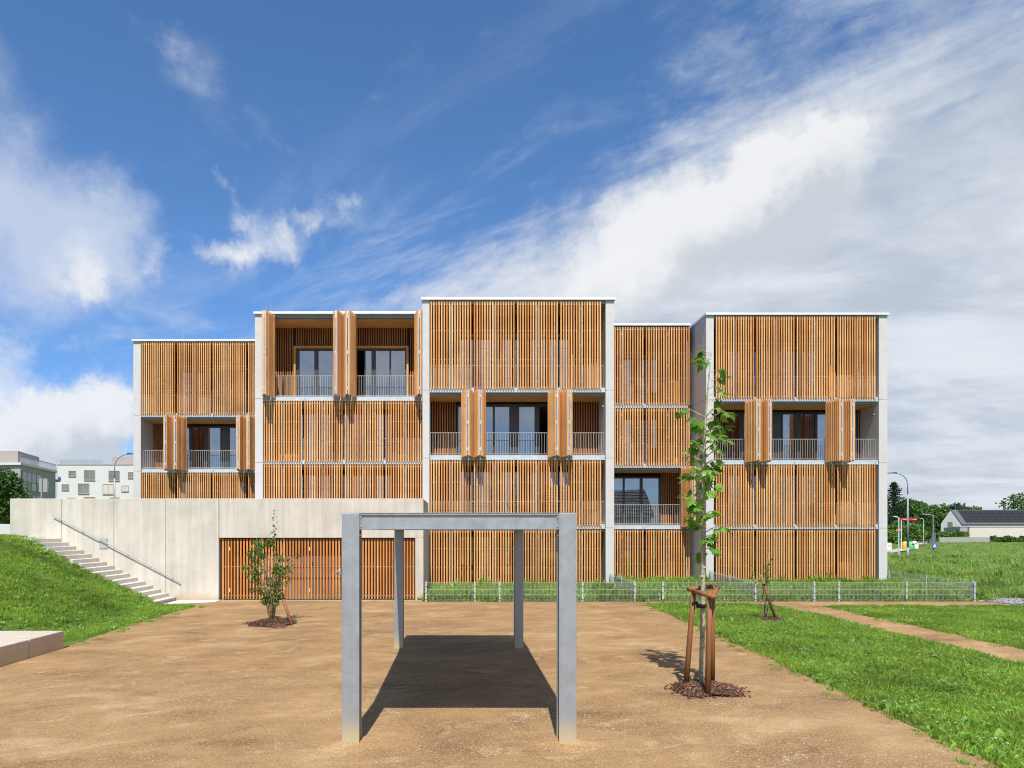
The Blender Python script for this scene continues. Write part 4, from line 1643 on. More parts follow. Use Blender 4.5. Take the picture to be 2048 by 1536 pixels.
def plane_tree(x, y):
    r = random.Random(21)
    t = empty('plane_tree', (x, y, 0), 'young plane tree with mottled trunk tied between three stakes on the plaza', 'tree')
    H = 5.75
    pts, rad = [], []
    for i in range(16):
        f = i / 15
        pts.append((x + 0.05 * math.sin(f * 5 + 0.4) + 0.22 * f * f, y + 0.05 * math.sin(f * 4), H * f))
        rad.append(0.042 * (1 - f) ** 0.7 + 0.005)
    m = MB()
    m.tube(pts, rad, 10)
    # knobbly old cuts
    for zz in (1.9, 2.05, 2.2):
        f = zz / H
        m.tube([(pts[5][0], pts[5][1], zz), (pts[5][0] + r.uniform(-0.08, 0.08), pts[5][1] - 0.05, zz + 0.03)], [0.03, 0.015], 7)
    m.build('trunk', M['bark'], t, smooth=True)
    leaf = plane_leaf_mesh()
    bm_ = MB()
    spots = []

    def at(z):
        f = max(0, min(1, z / H)) * 15
        i = min(14, int(f))
        return Vector(pts[i]).lerp(Vector(pts[i + 1]), f - i)
    nb = 52
    for k in range(nb):
        z = 2.15 + (4.75 - 2.15) * ((k + r.random()) / nb) ** 0.72
        if k > nb - 3:
            continue
        a = r.uniform(0, 6.283)
        env = 0.47 if 3.9 < z < 4.7 else (0.36 if z > 2.6 else 0.28)
        L = env * r.uniform(0.45, 1.05)
        b0 = at(z)
        b1 = b0 + Vector((math.cos(a) * L * 0.6, math.sin(a) * L * 0.6, L * 0.35))
        b2 = b0 + Vector((math.cos(a) * L, math.sin(a) * L, L * 0.25))
        bm_.tube([b0, b1, b2], [0.011, 0.006, 0.003], 5)
        for q in range(r.randint(4, 6)):
            f = r.uniform(0.15, 1.0)
            p = (b0.lerp(b1, f * 2) if f < 0.5 else b1.lerp(b2, f * 2 - 1))
            spots.append((p, a + r.uniform(-1.0, 1.0), r.uniform(0.10, 0.20)))
    for z in (4.9, 5.0, 5.12, 5.25, 5.4, 5.5, 5.55, 5.62, 5.68, 5.72):
        b0 = at(min(z, H))
        a = r.uniform(-0.9, 0.9) if z < 5.45 else r.uniform(2.6, 3.6)
        L = r.uniform(0.12, 0.26)
        b1 = b0 + Vector((math.cos(a) * L, math.sin(a) * L * 0.6, L * 0.3))
        bm_.tube([b0, b1], [0.006, 0.003], 5)
        for q in range(3):
            spots.append((b0.lerp(b1, r.uniform(0.4, 1)), a + r.uniform(-0.9, 0.9), r.uniform(0.12, 0.19)))
    br = bm_.build('branches', M['bark'], t)
    for p, a, s in spots:
        droop = r.uniform(-1.25, 0.1)
        q = Vector((math.cos(a), math.sin(a), 0)) * s * 0.33
        o = inst('leaf', leaf, br, (p.x + q.x, p.y + q.y, p.z + r.uniform(-0.04, 0.02)), (droop, r.uniform(-0.6, 0.6), a - math.pi / 2), (s, s, s))
    mulch(x + 0.06, y - 0.07, 0.56, 'dark bark mulch heap round the staked plane tree', 2200, 3)


TX, TY = px_x(1400, 11.66), 11.66
plane_tree(TX, TY)

sf = empty('tree_stakes', (TX, TY, 0), 'three brown timber stakes with crossbars propping the young plane tree', 'stakes')
tops_ = [(px_x(1388, 11.75), 11.75, 1.72), (px_x(1419.5, 11.2), 11.2, 1.72), (px_x(1425, 11.95), 11.95, 1.74)]
feet_ = [(px_x(1371, 11.75), 11.75), (px_x(1415, 11.16), 11.16), (px_x(1424.5, 12.0), 12.0)]
for (a, b, c), (d, e) in zip(tops_, feet_):
    m = MB()
    m.tube([(d, e, -0.1), ((a + d) / 2, (b + e) / 2, c / 2), (a, b, c)], [0.047, 0.045, 0.043], 10)
    m.build('post', M['stake'], sf, smooth=True)


def halflog(p, q):
    m = MB()
    p, q = Vector(p), Vector(q)
    d = (q - p).normalized()
    p, q = p - d * 0.09, q + d * 0.09
    m.tube([p, q], 0.042, 9)
    m.build('crossbar', M['stake'], sf, smooth=True)


A_, B_, C_ = [Vector(t_) for t_ in tops_]
off = Vector((0, -0.075, -0.06))
halflog(A_ + off, B_ + off + Vector((0, -0.01, -0.02)))
halflog(B_ + Vector((0.075, 0, -0.045)), C_ + Vector((0.085, 0.0, -0.045)))
halflog(C_ + Vector((0, 0.08, -0.02)), A_ + Vector((0, 0.08, -0.02)))
m = MB()
zz = 1.42
for P in (A_, B_, C_):
    P2 = P + (Vector((feet_[0][0], feet_[0][1], 0)) - P) * 0
    m.tube([(P.x, P.y - 0.05, zz + 0.04), (TX + 0.03, TY - 0.06, zz)], [0.016, 0.016], 5)
m.tube([(A_.x - 0.05, A_.y - 0.05, zz + 0.05), (A_.x + 0.05, A_.y - 0.05, zz + 0.05)], 0.022, 6)
m.lathe([(0.082, -0.03), (0.085, 0.0), (0.082, 0.03)], (TX + 0.02, TY, zz), 12)
m.build('strap', M['black'], sf)


def small_leaf_cloud(pts, sizes, mat, name, parent, seed, aspect=0.55):
    rr = np.random.RandomState(seed)
    n = len(pts)
    pts = np.array(pts)
    d = rr.normal(size=(n, 3))
    d /= np.linalg.norm(d, axis=1)[:, None]
    u = np.cross(d, rr.normal(size=(n, 3)))
    u /= np.linalg.norm(u, axis=1)[:, None]
    w = np.cross(d, u)
    s = np.array(sizes)[:, None]
    v = np.stack([pts - d * s * 0.5, pts + u * s * aspect * 0.5 + w * s * 0.08, pts + d * s * 0.5, pts - u * s * aspect * 0.5 + w * s * 0.08], 1).reshape(-1, 3)
    off_ = np.array(WORLD[parent.name])
    q = np.arange(4 * n).reshape(n, 4)
    me = fast_mesh(name, v - off_, quads=q, mat=mat)
    o = bpy.data.objects.new(name, me)
    place(o, parent, WORLD[parent.name])
    return o


def shrub(x, y, H, label, seed, leaves, stems, spread, env, mat_leaf, leaf_size):
    r = random.Random(seed)
    t = empty('young_shrub', (x, y, 0), label, 'shrub')
    m = MB()
    pts = []
    for k in range(stems):
        a = 6.283 * k / stems + r.uniform(-0.4, 0.4)
        sp = spread * r.uniform(0.4, 1.0)
        h = H * r.uniform(0.5, 0.8) if k else H
        if k == 0:
            sp = 0.05
        line = [Vector((x + 0.02 * math.cos(a), y + 0.02 * math.sin(a), 0.03))]
        for i in range(1, 8):
            f = i / 7
            line.append(Vector((x + math.cos(a) * sp * f ** 0.8 + r.uniform(-0.03, 0.03), y + math.sin(a) * sp * f ** 0.8 + r.uniform(-0.03, 0.03), h * f)))
        m.tube(line, [0.018 * (1 - 0.8 * i / 7) + 0.002 for i in range(8)], 6)
        for q in range(r.randint(5, 8)):
            i = r.randint(2, 6)
            b0 = line[i]
            aa = a + r.uniform(-1.4, 1.4)
            L = env(b0.z / H) * r.uniform(0.4, 1.0)
            b1 = b0 + Vector((math.cos(aa) * L, math.sin(aa) * L, L * r.uniform(0.3, 0.9)))
            m.tube([b0, b0.lerp(b1, 0.5) + Vector((0, 0, 0.03)), b1], [0.006, 0.004, 0.002], 4)
            for s in range(int(leaves / (stems * 6.5))):
                f = r.uniform(0.2, 1.05)
                p = b0.lerp(b1, f)
                pts.append(p + Vector((r.gauss(0, 0.05), r.gauss(0, 0.05), r.gauss(0, 0.05))))
        if k == 0:
            for s in range(70):
                f = r.uniform(0.55, 1.0)
                i = min(6, int(f * 7))
                p = line[i].lerp(line[i + 1], f * 7 - i)
                pts.append(p + Vector((r.gauss(0, 0.045), r.gauss(0, 0.045), 0)))
    m.build('stems', M['stem'], t, smooth=True)
    small_leaf_cloud(pts, [leaf_size * r.uniform(0.6, 1.3) for _ in pts], mat_leaf, 'crown', t, seed)
    return t


SX, SY = px_x(545, 19.9), 19.9
shrub(SX, SY, 3.35, 'young multi stemmed shrub in a mulch heap in front of the garage gate', 5, 2600, 9, 0.55, lambda f: 0.55 if 0.25 < f < 0.6 else 0.28, M['leaf_shrub'], 0.085)
mulch(SX + 0.02, SY - 0.1, 0.68, 'dark bark mulch heap under the shrub by the garage gate', 1300, 5, 0.12)
UX, UY = px_x(1532, 20.3), 20.3
shrub(UX, UY, 2.05, 'thin sparse young shrub on the lawn strip beside a leaning stake', 9, 110, 4, 0.5, lambda f: 0.5 if f > 0.5 else 0.15, M['leaf_shrub'], 0.075)
mulch(UX + 0.12, UY + 0.0, 0.5, 'bark mulch ring round the sparse shrub on the lawn', 900, 8, 0.13)


def stake(p, q, label):
    o = empty('support_stake', (p[0], p[1], 0), label, 'stake', 'leaning support stakes')
    m = MB()
    p, q = Vector(p), Vector(q)
    m.tube([p, q], [0.045, 0.042], 10)
    m.build('pole', M['stake'], o, smooth=True)
    d = (q - p).normalized()
    m = MB()
    m.tube([q - d * 0.002, q + d * 0.008], 0.0425, 10)
    m.build('cut_end', M['stake_cut'], o)
    m = MB()
    c = p.lerp(q, 0.82)
    m.tube([c - d * 0.025, c + d * 0.025], 0.052, 10)
    m.tube([c + Vector((0.03, -0.02, 0)), c + Vector((0.2, -0.05, -0.03))], 0.008, 5)
    m.build('tie', M['black'], o)


stake((px_x(585, 19.5), 19.5, -0.05), (px_x(562, 19.75), 19.75, 0.92), 'leaning round stake beside the shrub at the garage gate')
stake((px_x(1555, 20.2), 20.2, -0.05), (px_x(1522, 20.2), 20.2, 1.37), 'leaning round stake beside the sparse shrub on the lawn')

# ------------------------------------------------------------------ street furniture
def arch_lamp(x, y, z0, ztop, side, label):
    o = empty('street_lamp', (x, y, z0), label, 'street lamp', 'arched street lamps')
    m = MB()
    m.tube([(x, y, z0), (x, y, z0 + 1.2)], [0.105, 0.10], 12)
    m.tube([(x, y, z0 + 1.2), (x, y, ztop - 2.0)], [0.085, 0.062], 12)
    arc = [(x, y, ztop - 2.0)]
    for i in range(1, 11):
        a = math.pi / 2 * i / 10
        arc.append((x + side * 1.15 * (1 - math.cos(a)), y, ztop - 1.1 + 1.05 * math.sin(a)))
    m.tube(arc, 0.045, 10)
    m.build('pole', M['lamp'], o, smooth=True)
    m = MB()
    xe = x + side * 1.1
    m.obox((xe + side * 0.33, y, ztop - 0.02), (0.36, 0, 0.0 - 0.02 * side), (0, 0.16, 0), (0.0, 0, 0.035))
    m.obox((xe + side * 0.05, y, ztop + 0.0), (0.12, 0, 0), (0, 0.07, 0), (0, 0, 0.06))
    h = m.build('lamp_head', M['lampdark'], o, bevel=0.015)
    m = MB()
    m.box(xe + side * 0.33 - 0.25, xe + side * 0.33 + 0.25, y - 0.12, y + 0.12, ztop - 0.075, ztop - 0.062)
    m.build('lamp_glass', M['white'], h)


arch_lamp(px_x(1815.5, 62), 62, 0.0, 8.0, -1, 'tall arched street lamp in the meadow beside the building')
arch_lamp(px_x(229, 55), 55, 2.4, 8.95, 1, 'arched street lamp rising behind the concrete retaining wall')


def path_lamp(x, y, z0, h, arm, col, label, headcol=None):
    o = empty('path_lamp', (x, y, z0), label, 'lamp post', 'straight lamp posts with flat heads')
    m = MB()
    m.tube([(x, y, z0), (x, y, z0 + 0.9), (x, y, z0 + 0.9), (x, y, z0 + h)], [0.06, 0.06, 0.05, 0.045], 10)
    m.build('pole', col, o, smooth=True)
    m = MB()
    m.tube([(x, y, z0 + h - 0.04), (x - arm * 0.4, y, z0 + h + 0.02)], 0.03, 8)
    m.obox((x - arm * 0.72, y, z0 + h + 0.06), (arm * 0.36, 0, -0.03), (0, 0.14, 0), (0.004, 0, 0.035))
    m.build('lamp_head', headcol or M['white'], o, bevel=0.01)
    return o


def yg(py):
    return FPX * CAMZ / (py - 1062)


path_lamp(px_x(1797.5, 63), 63, 0.0, 3.95, 0.45, M['lamp'], 'slim pale lamp post with small white head beside the arched lamp')
lp = path_lamp(px_x(1866.5, 60), 60, 0.0, 4.1, 0.95, M['lampdark'], 'dark lamp post in the meadow carrying the blue crossing sign', M['lamp'])
path_lamp(px_x(1847, 120), 120, 0.0, 4.85, 0.5, M['lamp'], 'distant small lamp post with white head in front of the trees')


def crossing_sign():
    y = 59.85
    x, z = px_x(1869, y), 1.42
    o = empty('crossing_sign', (x, y, z), 'blue square pedestrian crossing sign with white triangle on the dark lamp post', 'sign')
    m = MB()
    m.box(x - 0.21, x + 0.21, y - 0.03, y, z - 0.21, z + 0.21)
    p = m.build('sign_plate', M['blue'], o)
    m = MB()
    m.raw([(x - 0.16, y - 0.034, z - 0.13), (x + 0.16, y - 0.034, z - 0.13), (x, y - 0.034, z + 0.16)], [(0, 1, 2)])
    m.build('triangle', M['white'], p)
    m = MB()
    yy_ = y - 0.038
    for pts in ([(-0.012, 0.01), (0.022, 0.01), (0.028, -0.05), (-0.012, -0.04)], [(-0.012, -0.035), (0.008, -0.04), (-0.03, -0.11), (-0.05, -0.11)], [(0.008, -0.04), (0.028, -0.045), (0.055, -0.11), (0.035, -0.11)], [(-0.008, 0.02), (0.018, 0.02), (0.018, 0.05), (-0.008, 0.05)]):
        m.raw([(x + a, yy_, z + b) for a, b in pts], [(0, 1, 2, 3)])
    m.build('walking_figure', M['black'], p)
    m = MB()
    m.box(x + 0.21, x + 0.5, y - 0.02, y - 0.005, z - 0.03, z - 0.01)
    m.box(px_x(1866.5, 60) - 0.1, px_x(1866.5, 60) + 0.1, y + 0.001, y + 0.04, z - 0.03, z + 0.03)
    m.build('bracket', M['lampdark'], o)


crossing_sign()


def red_sign():
    y = 90.0
    x = px_x(1802.5, y)
    o = empty('direction_sign', (x, y, 0), 'long red direction sign board on a slim white pole near the trees', 'sign')
    m = MB()
    m.tube([(x, y, 0), (x, y, 4.35)], 0.05, 8)
    m.build('pole', M['white'], o)
    for a, b in ((px_x(1798, y), px_x(1815, y)), (px_x(1818, y), px_x(1834, y))):
        m = MB()
        m.box(a, b, y - 0.07, y - 0.05, 4.12, 4.40)
        bd = m.build('board', M['red'], o)
        m = MB()
        m.box(a + 0.45, b - 0.12, y - 0.075, y - 0.071, 4.21, 4.27)
        m.build('lettering_band', M['render_pink'], bd)
    m = MB()
    m.tube([(px_x(1815, y), y - 0.03, 4.26), (px_x(1818.5, y), y - 0.03, 4.26)], 0.03, 6)
    m.build('crossbar', M['red'], o)
    m = MB()
    m.box(px_x(1792, y), px_x(1802, y), y - 0.07, y - 0.05, 2.85, 3.0)
    bd = m.build('board', M['red'], o)
    m = MB()
    m.box(px_x(1792, y) + 0.02, px_x(1802, y), y - 0.075, y - 0.071, 2.80, 2.86)
    m.build('lettering_band', M['white'], bd)


red_sign()


def igloo(x, y, mat, label):
    o = empty('recycling_container', (x, y, 0), label, 'recycling container', 'recycling containers by the road')
    m = MB()
    m.lathe([(0.52, 0.0), (0.56, 0.15), (0.56, 0.7), (0.46, 1.0), (0.25, 1.17), (0.06, 1.2)], (x, y, 0.02), 14)
    m.build('body', mat, o, smooth=True)
    m = MB()
    m.box(x - 0.15, x + 0.15, y - 0.56, y - 0.45, 0.78, 0.92)
    m.build('slot', M['black'], o)
    m = MB()
    m.tube([(x - 0.05, y, 1.2), (x - 0.05, y, 1.32), (x + 0.05, y, 1.32), (x + 0.05, y, 1.2)], 0.02, 6)
    m.build('lifting_ring', M['lamp'], o)


igloo(px_x(1810, 97), 97, M['yellow'], 'yellow domed recycling container behind the arched lamp post')
igloo(px_x(1821, 96.5), 96.5, M['green_c'], 'green domed recycling container next to the yellow one')
igloo(px_x(1828, 99.5), 99.5, M['white'], 'white domed recycling container at the end of the row')


def road_sign():
    y = 93.0
    x = px_x(1778.5, y)
    o = empty('road_sign', (x, y, 0), 'white board with red ring at the corner of the building', 'sign')
    m = MB()
    m.box(x - 0.3, x + 0.3, y - 0.03, y, 0.05, 1.1)
    b = m.build('board', M['white'], o)
    m = MB()
    n = 20
    vs = []
    for i in range(n):
        a = 2 * math.pi * i / n
        for rr_ in (0.13, 0.19):
            vs.append((x + rr_ * math.cos(a), y - 0.034, 0.68 + rr_ * math.sin(a)))
    m.raw(vs, [(2 * i, 2 * i + 1, (2 * i + 3) % (2 * n), (2 * i + 2) % (2 * n)) for i in range(n)])
    m.build('ring', M['red'], b)
    m = MB()
    for s in (-0.26, 0.26):
        m.box(x + s - 0.02, x + s + 0.02, y + 0.001, y + 0.04, -0.05, 1.1)
    m.build('leg', M['lamp'], o)


road_sign()

# ------------------------------------------------------------------ far houses on the meadow side
def far_house():
    YH = 175.0
    s = FPX / YH
    z = lambda py: CAMZ + (1062 - py) / s
    x0, x1 = px_x(1921, YH), px_x(2110, YH)
    dx, dy = 1.5, 4.2
    o = empty('gabled_house', ((x0 + x1) / 2, YH, 0), 'white gabled house with dark solar roof beyond the meadow', 'house')
    ev, rg = z(1047), z(1020)
    m = MB()
    b = [(x0, YH), (x1, YH), (x1 + dx, YH + dy), (x0 - 2.6, YH + dy - 0.8)]
    # body as prism with gable
    g0 = ((b[0][0] + b[3][0]) / 2, (b[0][1] + b[3][1]) / 2)
    g1 = ((b[1][0] + b[2][0]) / 2, (b[1][1] + b[2][1]) / 2)
    vs = [(*p, 0) for p in b] + [(*p, ev) for p in b] + [(*g0, rg), (*g1, rg)]
    m.raw(vs, [(0, 1, 5, 4), (1, 2, 6, 5), (2, 3, 7, 6), (3, 0, 4, 7), (4, 5, 9, 8), (6, 7, 8, 9), (7, 4, 8), (5, 6, 9)])
    m.build('wall', M['render_white'], o)
    A, B, C, D = Vector((*b[0], ev)), Vector((*b[1], ev)), Vector((*g1, rg)), Vector((*g0, rg))
    nrm = (B - A).cross(D - A).normalized()
    m = MB()
    t_ = nrm * 0.18
    lo = (A - D).normalized() * 0.3
    q = [A + lo + t_ * 0.2, B + lo + t_ * 0.2, C + t_ * 0.2, D + t_ * 0.2]
    m.raw([*q, *[p + t_ for p in q]], [(0, 1, 2, 3), (4, 5, 6, 7), (0, 1, 5, 4), (1, 2, 6, 5), (2, 3, 7, 6), (3, 0, 4, 7)])
    roof = m.build('roof', M['roof_tile'], o)
    nr_, nc = 4, 14
    for i in range(nc):
        for j in range(nr_):
            if i > 9 and j < 2:
                continue
            u0, u1 = 0.06 + i * 0.066, 0.06 + i * 0.066 + 0.064
            v0, v1 = 0.06 + j * 0.225, 0.06 + j * 0.225 + 0.215
            P = lambda u, v: (A + (B - A) * u) * (1 - v) + (D + (C - D) * u) * v + t_ * 1.35
            m = MB()
            qq = [P(u0, v0), P(u1, v0), P(u1, v1), P(u0, v1)]
            m.raw([*qq, *[p + nrm * 0.05 for p in qq]], [(0, 1, 2, 3), (4, 5, 6, 7), (0, 1, 5, 4), (1, 2, 6, 5), (2, 3, 7, 6), (3, 0, 4, 7)])
            m.build('solar_panel', M['solar'], roof)
    # gable window
    w = Vector((b[3][0] - b[0][0], b[3][1] - b[0][1], 0))
    wn = Vector((-w.y, w.x, 0)).normalized()
    if wn.x > 0:
        wn = -wn
    c = Vector((*b[0], 0)) + w * 0.52
    m = MB()
    m.obox((c.x, c.y, z(1051)), w * 0.13, wn * 0.06, (0, 0, 0.95))
    f = m.build('window', M['win_wood'], o)
    m = MB()
    m.obox((c.x, c.y, z(1051)), w * 0.11, wn * 0.075, (0, 0, 0.85))
    m.build('pane', M['win_far'], f)
    m = MB()
    m.box(g0[0] + 1.2, g0[0] + 1.35, g0[1], g0[1] + 0.15, rg, rg + 1.6)
    m.build('chimney_pipe', M['lampdark'], roof)
    # annex
    YA = 163.0
    s2 = FPX / YA
    z2 = lambda py: CAMZ + (1062 - py) / s2
    xa = px_x(1939, YA)
    o2 = empty('flat_annex', (xa + 8, YA, 0), 'pinkish white flat roofed annex in front of the gabled house', 'house')
    m = MB()
    m.box(xa, xa + 26, YA, YA + 6, 0, z2(1054))
    m.build('wall', M['render_pink'], o2)
    m = MB()
    m.box(xa - 0.1, xa + 26.1, YA - 0.1, YA + 6.1, z2(1054) + 0.002, z2(1053))
    m.build('roof_edge', M['render_grey'], o2)
    m = MB()
    m.box(xa - 1.9, xa - 0.01, YA + 2.5, YA + 6, 0, z2(1063))
    m.build('porch', M['panel_dark'], o2)
    m = MB()
    m.box(xa - 1.9, xa - 0.01, YA + 0.5, YA + 6, z2(1063) + 0.002, z2(1055))
    m.build('porch_roof', M['render_grey'], o2)
    YL = 148.0
    m = MB()
    m.box(px_x(1879, YL), px_x(1979, YL), YL, YL + 0.4, -0.2, 1.35)
    ob = m.build('boundary_wall', M['render_grey'])
    tag(ob, 'low grey boundary wall at the top of the meadow', 'wall')
    m = MB()
    m.prism([(px_x(1859, 150), 150), (px_x(1872, 149), 149), (px_x(1872, 149) + 0.4, 152), (px_x(1862, 152), 153)], -0.2, 2.4)
    ob = m.build('garden_shed', M['panel_dark'])
    tag(ob, 'small dark shed beside the low boundary wall', 'shed')


far_house()


def far_tree(x, y, z0, top, rx, label, mat, seed, n=2600, leaf=0.55, cat='tree', crown_from=0.2, lobes=9, group='trees beyond the meadow and road', squash=1.0):
    r = random.Random(seed)
    rr = np.random.RandomState(seed)
    o = empty('leafy_tree', (x, y, z0), label, cat, group)
    H = top - z0
    m = MB()
    m.tube([(x, y, z0 - 0.3), (x + 0.1, y, z0 + H * 0.35), (x, y, z0 + H * 0.75)], [0.035 * H, 0.025 * H, 0.008 * H], 8)
    for k in range(5):
        a = r.uniform(0, 6.283)
        zz_ = z0 + H * r.uniform(0.3, 0.55)
        m.tube([(x, y, zz_), (x + rx * 0.6 * math.cos(a), y + rx * 0.6 * math.sin(a), zz_ + H * 0.2)], [0.012 * H, 0.004 * H], 5)
    m.build('trunk', M['trunk'], o, smooth=True)
    pts = []
    zc0, zc1 = z0 + H * crown_from, top
    for k in range(lobes):
        f = (k + 0.5) / lobes
        zc = zc0 + (zc1 - zc0) * (0.15 + 0.75 * f)
        w = rx * math.sin(math.pi * (0.18 + 0.74 * f)) ** 0.8
        a = k * 2.4 + r.uniform(-0.4, 0.4)
        d = w * r.uniform(0.15, 0.55)
        lr = max(0.18 * H * squash, w * r.uniform(0.45, 0.7))
        c = np.array([x + d * math.cos(a), y + d * math.sin(a), min(zc, top - lr * 0.62)])
        q = rr.normal(size=(n // lobes, 3))
        q /= np.linalg.norm(q, axis=1)[:, None]
        rad = lr * rr.uniform(0.35, 1.08, size=(len(q), 1)) ** 0.5
        bump_ = 1 + 0.22 * np.sin(q[:, :1] * 7 + k) * np.sin(q[:, 2:] * 6 + k * 2)
        pts.append(c + q * rad * bump_ * np.array([1, 1, 0.72]))
    pts = np.concatenate(pts)
    pts = pts[pts[:, 2] > z0 + 0.05 * H]
    small_leaf_cloud(pts, rr.uniform(0.6, 1.4, len(pts)) * leaf, mat, 'crown', o, seed, 0.75)
    return o


def spruce(x, y, top, rx, label, seed):
    r = random.Random(seed)
    o = empty('spruce_tree', (x, y, 0), label, 'tree', 'trees beyond the meadow and road')
    m = MB()
    m.tube([(x, y, -0.3), (x, y, top)], [0.3, 0.03], 8)
    m.build('trunk', M['trunk'], o)
    pts = []
    lv = 26
    for i in range(lv):
        f = i / lv
        z = top * (0.1 + 0.9 * f)
        R_ = rx * (1 - f) ** 0.85 + 0.15
        nb = 11
        for k in range(nb):
            a = r.uniform(0, 6.283)
            L = R_ * r.uniform(0.6, 1.1)
            for s in range(16):
                q = (s + r.random()) / 16
                pts.append((x + math.cos(a) * L * q + r.gauss(0, 0.12), y + math.sin(a) * L * q + r.gauss(0, 0.12), z - 0.30 * L * q + 0.12 * L * q * q + r.gauss(0, 0.1)))
    small_leaf_cloud(pts, [r.uniform(0.3, 0.75) for _ in pts], M['needle'], 'crown', o, seed, 0.35)


def ztop(py, y):
    return CAMZ + (1062 - py) * y / FPX


spruce(px_x(1788, 160), 160, ztop(962, 160), 8.0, 'tall dark spruce just beyond the corner of the building', 31)
spruce(px_x(1764, 172), 172, ztop(972, 172), 5.0, 'second dark spruce partly hidden by the building corner', 32)
far_tree(px_x(1812, 185), 185, 0, ztop(998, 185), 6.0, 'broad dark green tree right of the spruce behind the arched lamp', M['leaf_tree'], 33, 5200, 0.62, crown_from=0.05)
far_tree(px_x(1836, 190), 190, 0, ztop(1003, 190), 6.0, 'rounded dark green tree behind the red sign board', M['leaf_tree'], 34, 5200, 0.62, crown_from=0.05)
far_tree(px_x(1862, 195), 195, 0, ztop(1012, 195), 6.5, 'wide green tree behind the dark lamp post', M['leaf_tree'], 35, 5200, 0.62, crown_from=0.05)
far_tree(px_x(1886, 200), 200, 0, ztop(1014, 200), 5.0, 'green tree against the gable of the white house', M['leaf_tree'], 36, 5200, 0.62, crown_from=0.05)
far_tree(px_x(1795, 150), 150, 0, ztop(1040, 150), 3.2, 'light green bush beside the road under the spruce', M['leaf_light'], 37, 1500, 0.45, 'bush', 0.0)
far_tree(px_x(1783, 140), 140, 0, ztop(1060, 140), 2.4, 'pale low bush at the corner of the building', M['leaf_light'], 38, 1100, 0.4, 'bush', 0.0)
far_tree(px_x(1824, 118), 118, 0, ztop(1046, 118), 1.9, 'small round street tree by the recycling containers', M['leaf_light'], 39, 1600, 0.28, crown_from=0.32)
far_tree(px_x(1834, 122), 122, 0, ztop(1049, 122), 1.9, 'second small round street tree behind the containers', M['leaf_light'], 42, 1600, 0.28, crown_from=0.32)
far_tree(px_x(1847, 128), 128, 0, ztop(1052, 128), 1.7, 'small street tree furthest along the pavement', M['leaf_tree'], 40, 1400, 0.28, crown_from=0.32)
far_tree(px_x(1908, 230), 230, 0, ztop(1007, 230), 4.2, 'dark conifer shaped tree rising behind the house gable', M['needle'], 41, 1800, 0.7)
far_tree(px_x(1925, 240), 240, 0, ztop(1014, 240), 5.0, 'dark rounded tree behind the solar roof near the gable', M['leaf_tree'], 43, 1800, 0.7)
far_tree(px_x(1948, 240), 240, 0, ztop(1013, 240), 5.2, 'light green tree crown showing above the solar roof', M['leaf_light'], 44, 1800, 0.7)
far_tree(px_x(2035, 215), 215, 0, ztop(986, 215), 6.5, 'loose grey green tree standing behind the roof by the picture edge', M['leaf_tree'], 45, 1500, 0.6, crown_from=0.35)
far_tree(px_x(1893, 158), 158, 0, ztop(1062, 158), 2.6, 'pale garden bush behind the low boundary wall', M['leaf_light'], 46, 1000, 0.4, 'bush', 0.0)
far_tree(px_x(1912, 157), 157, 0, ztop(1061, 157), 2.6, 'garden bush in front of the gable of the house', M['leaf_light'], 47, 1000, 0.4, 'bush', 0.0)
for k, pxx in enumerate((1988, 2002, 2017, 2031, 2045)):
    far_tree(px_x(pxx, 152), 152, 0, ztop(1072 + (k % 2) * 3, 152), 1.5, ('bush at the end of the low wall below the annex', 'second hedge bush from the low wall below the annex', 'middle hedge bush along the foot of the annex', 'fourth hedge bush along the foot of the annex', 'hedge bush nearest the picture edge below the annex')[k],
             M['leaf_tree'], 60 + k, 600, 0.35, 'bush', 0.0, 5, 'hedge bushes below the annex')
# far wood that closes the horizon
rr = np.random.RandomState(5)
npt = 26000
xx = rr.uniform(-420, 420, npt)
hgt = 9 + 4 * np.sin(xx * 0.035) + 3 * np.sin(xx * 0.11 + 1)
zz_ = rr.uniform(0, 1, npt) ** 0.8 * hgt
yy_ = 330 + rr.uniform(-10, 10, npt)
wd = bpy.data.objects.new('far_wood', None)
place(wd, None, (0, 330, 0))
bpy.data.objects.remove(wd)
base_e = empty('tmp', (0, 0, 0), None, None)
wood = small_leaf_cloud(np.stack([xx, yy_, zz_], 1), rr.uniform(1.2, 2.6, npt), M['leaf_tree'], 'far_wood', base_e, 6, 0.8)
wood.parent = None
bpy.data.objects.remove(base_e)
tag(wood, 'distant belt of dark trees along the horizon', None, None, 'stuff')


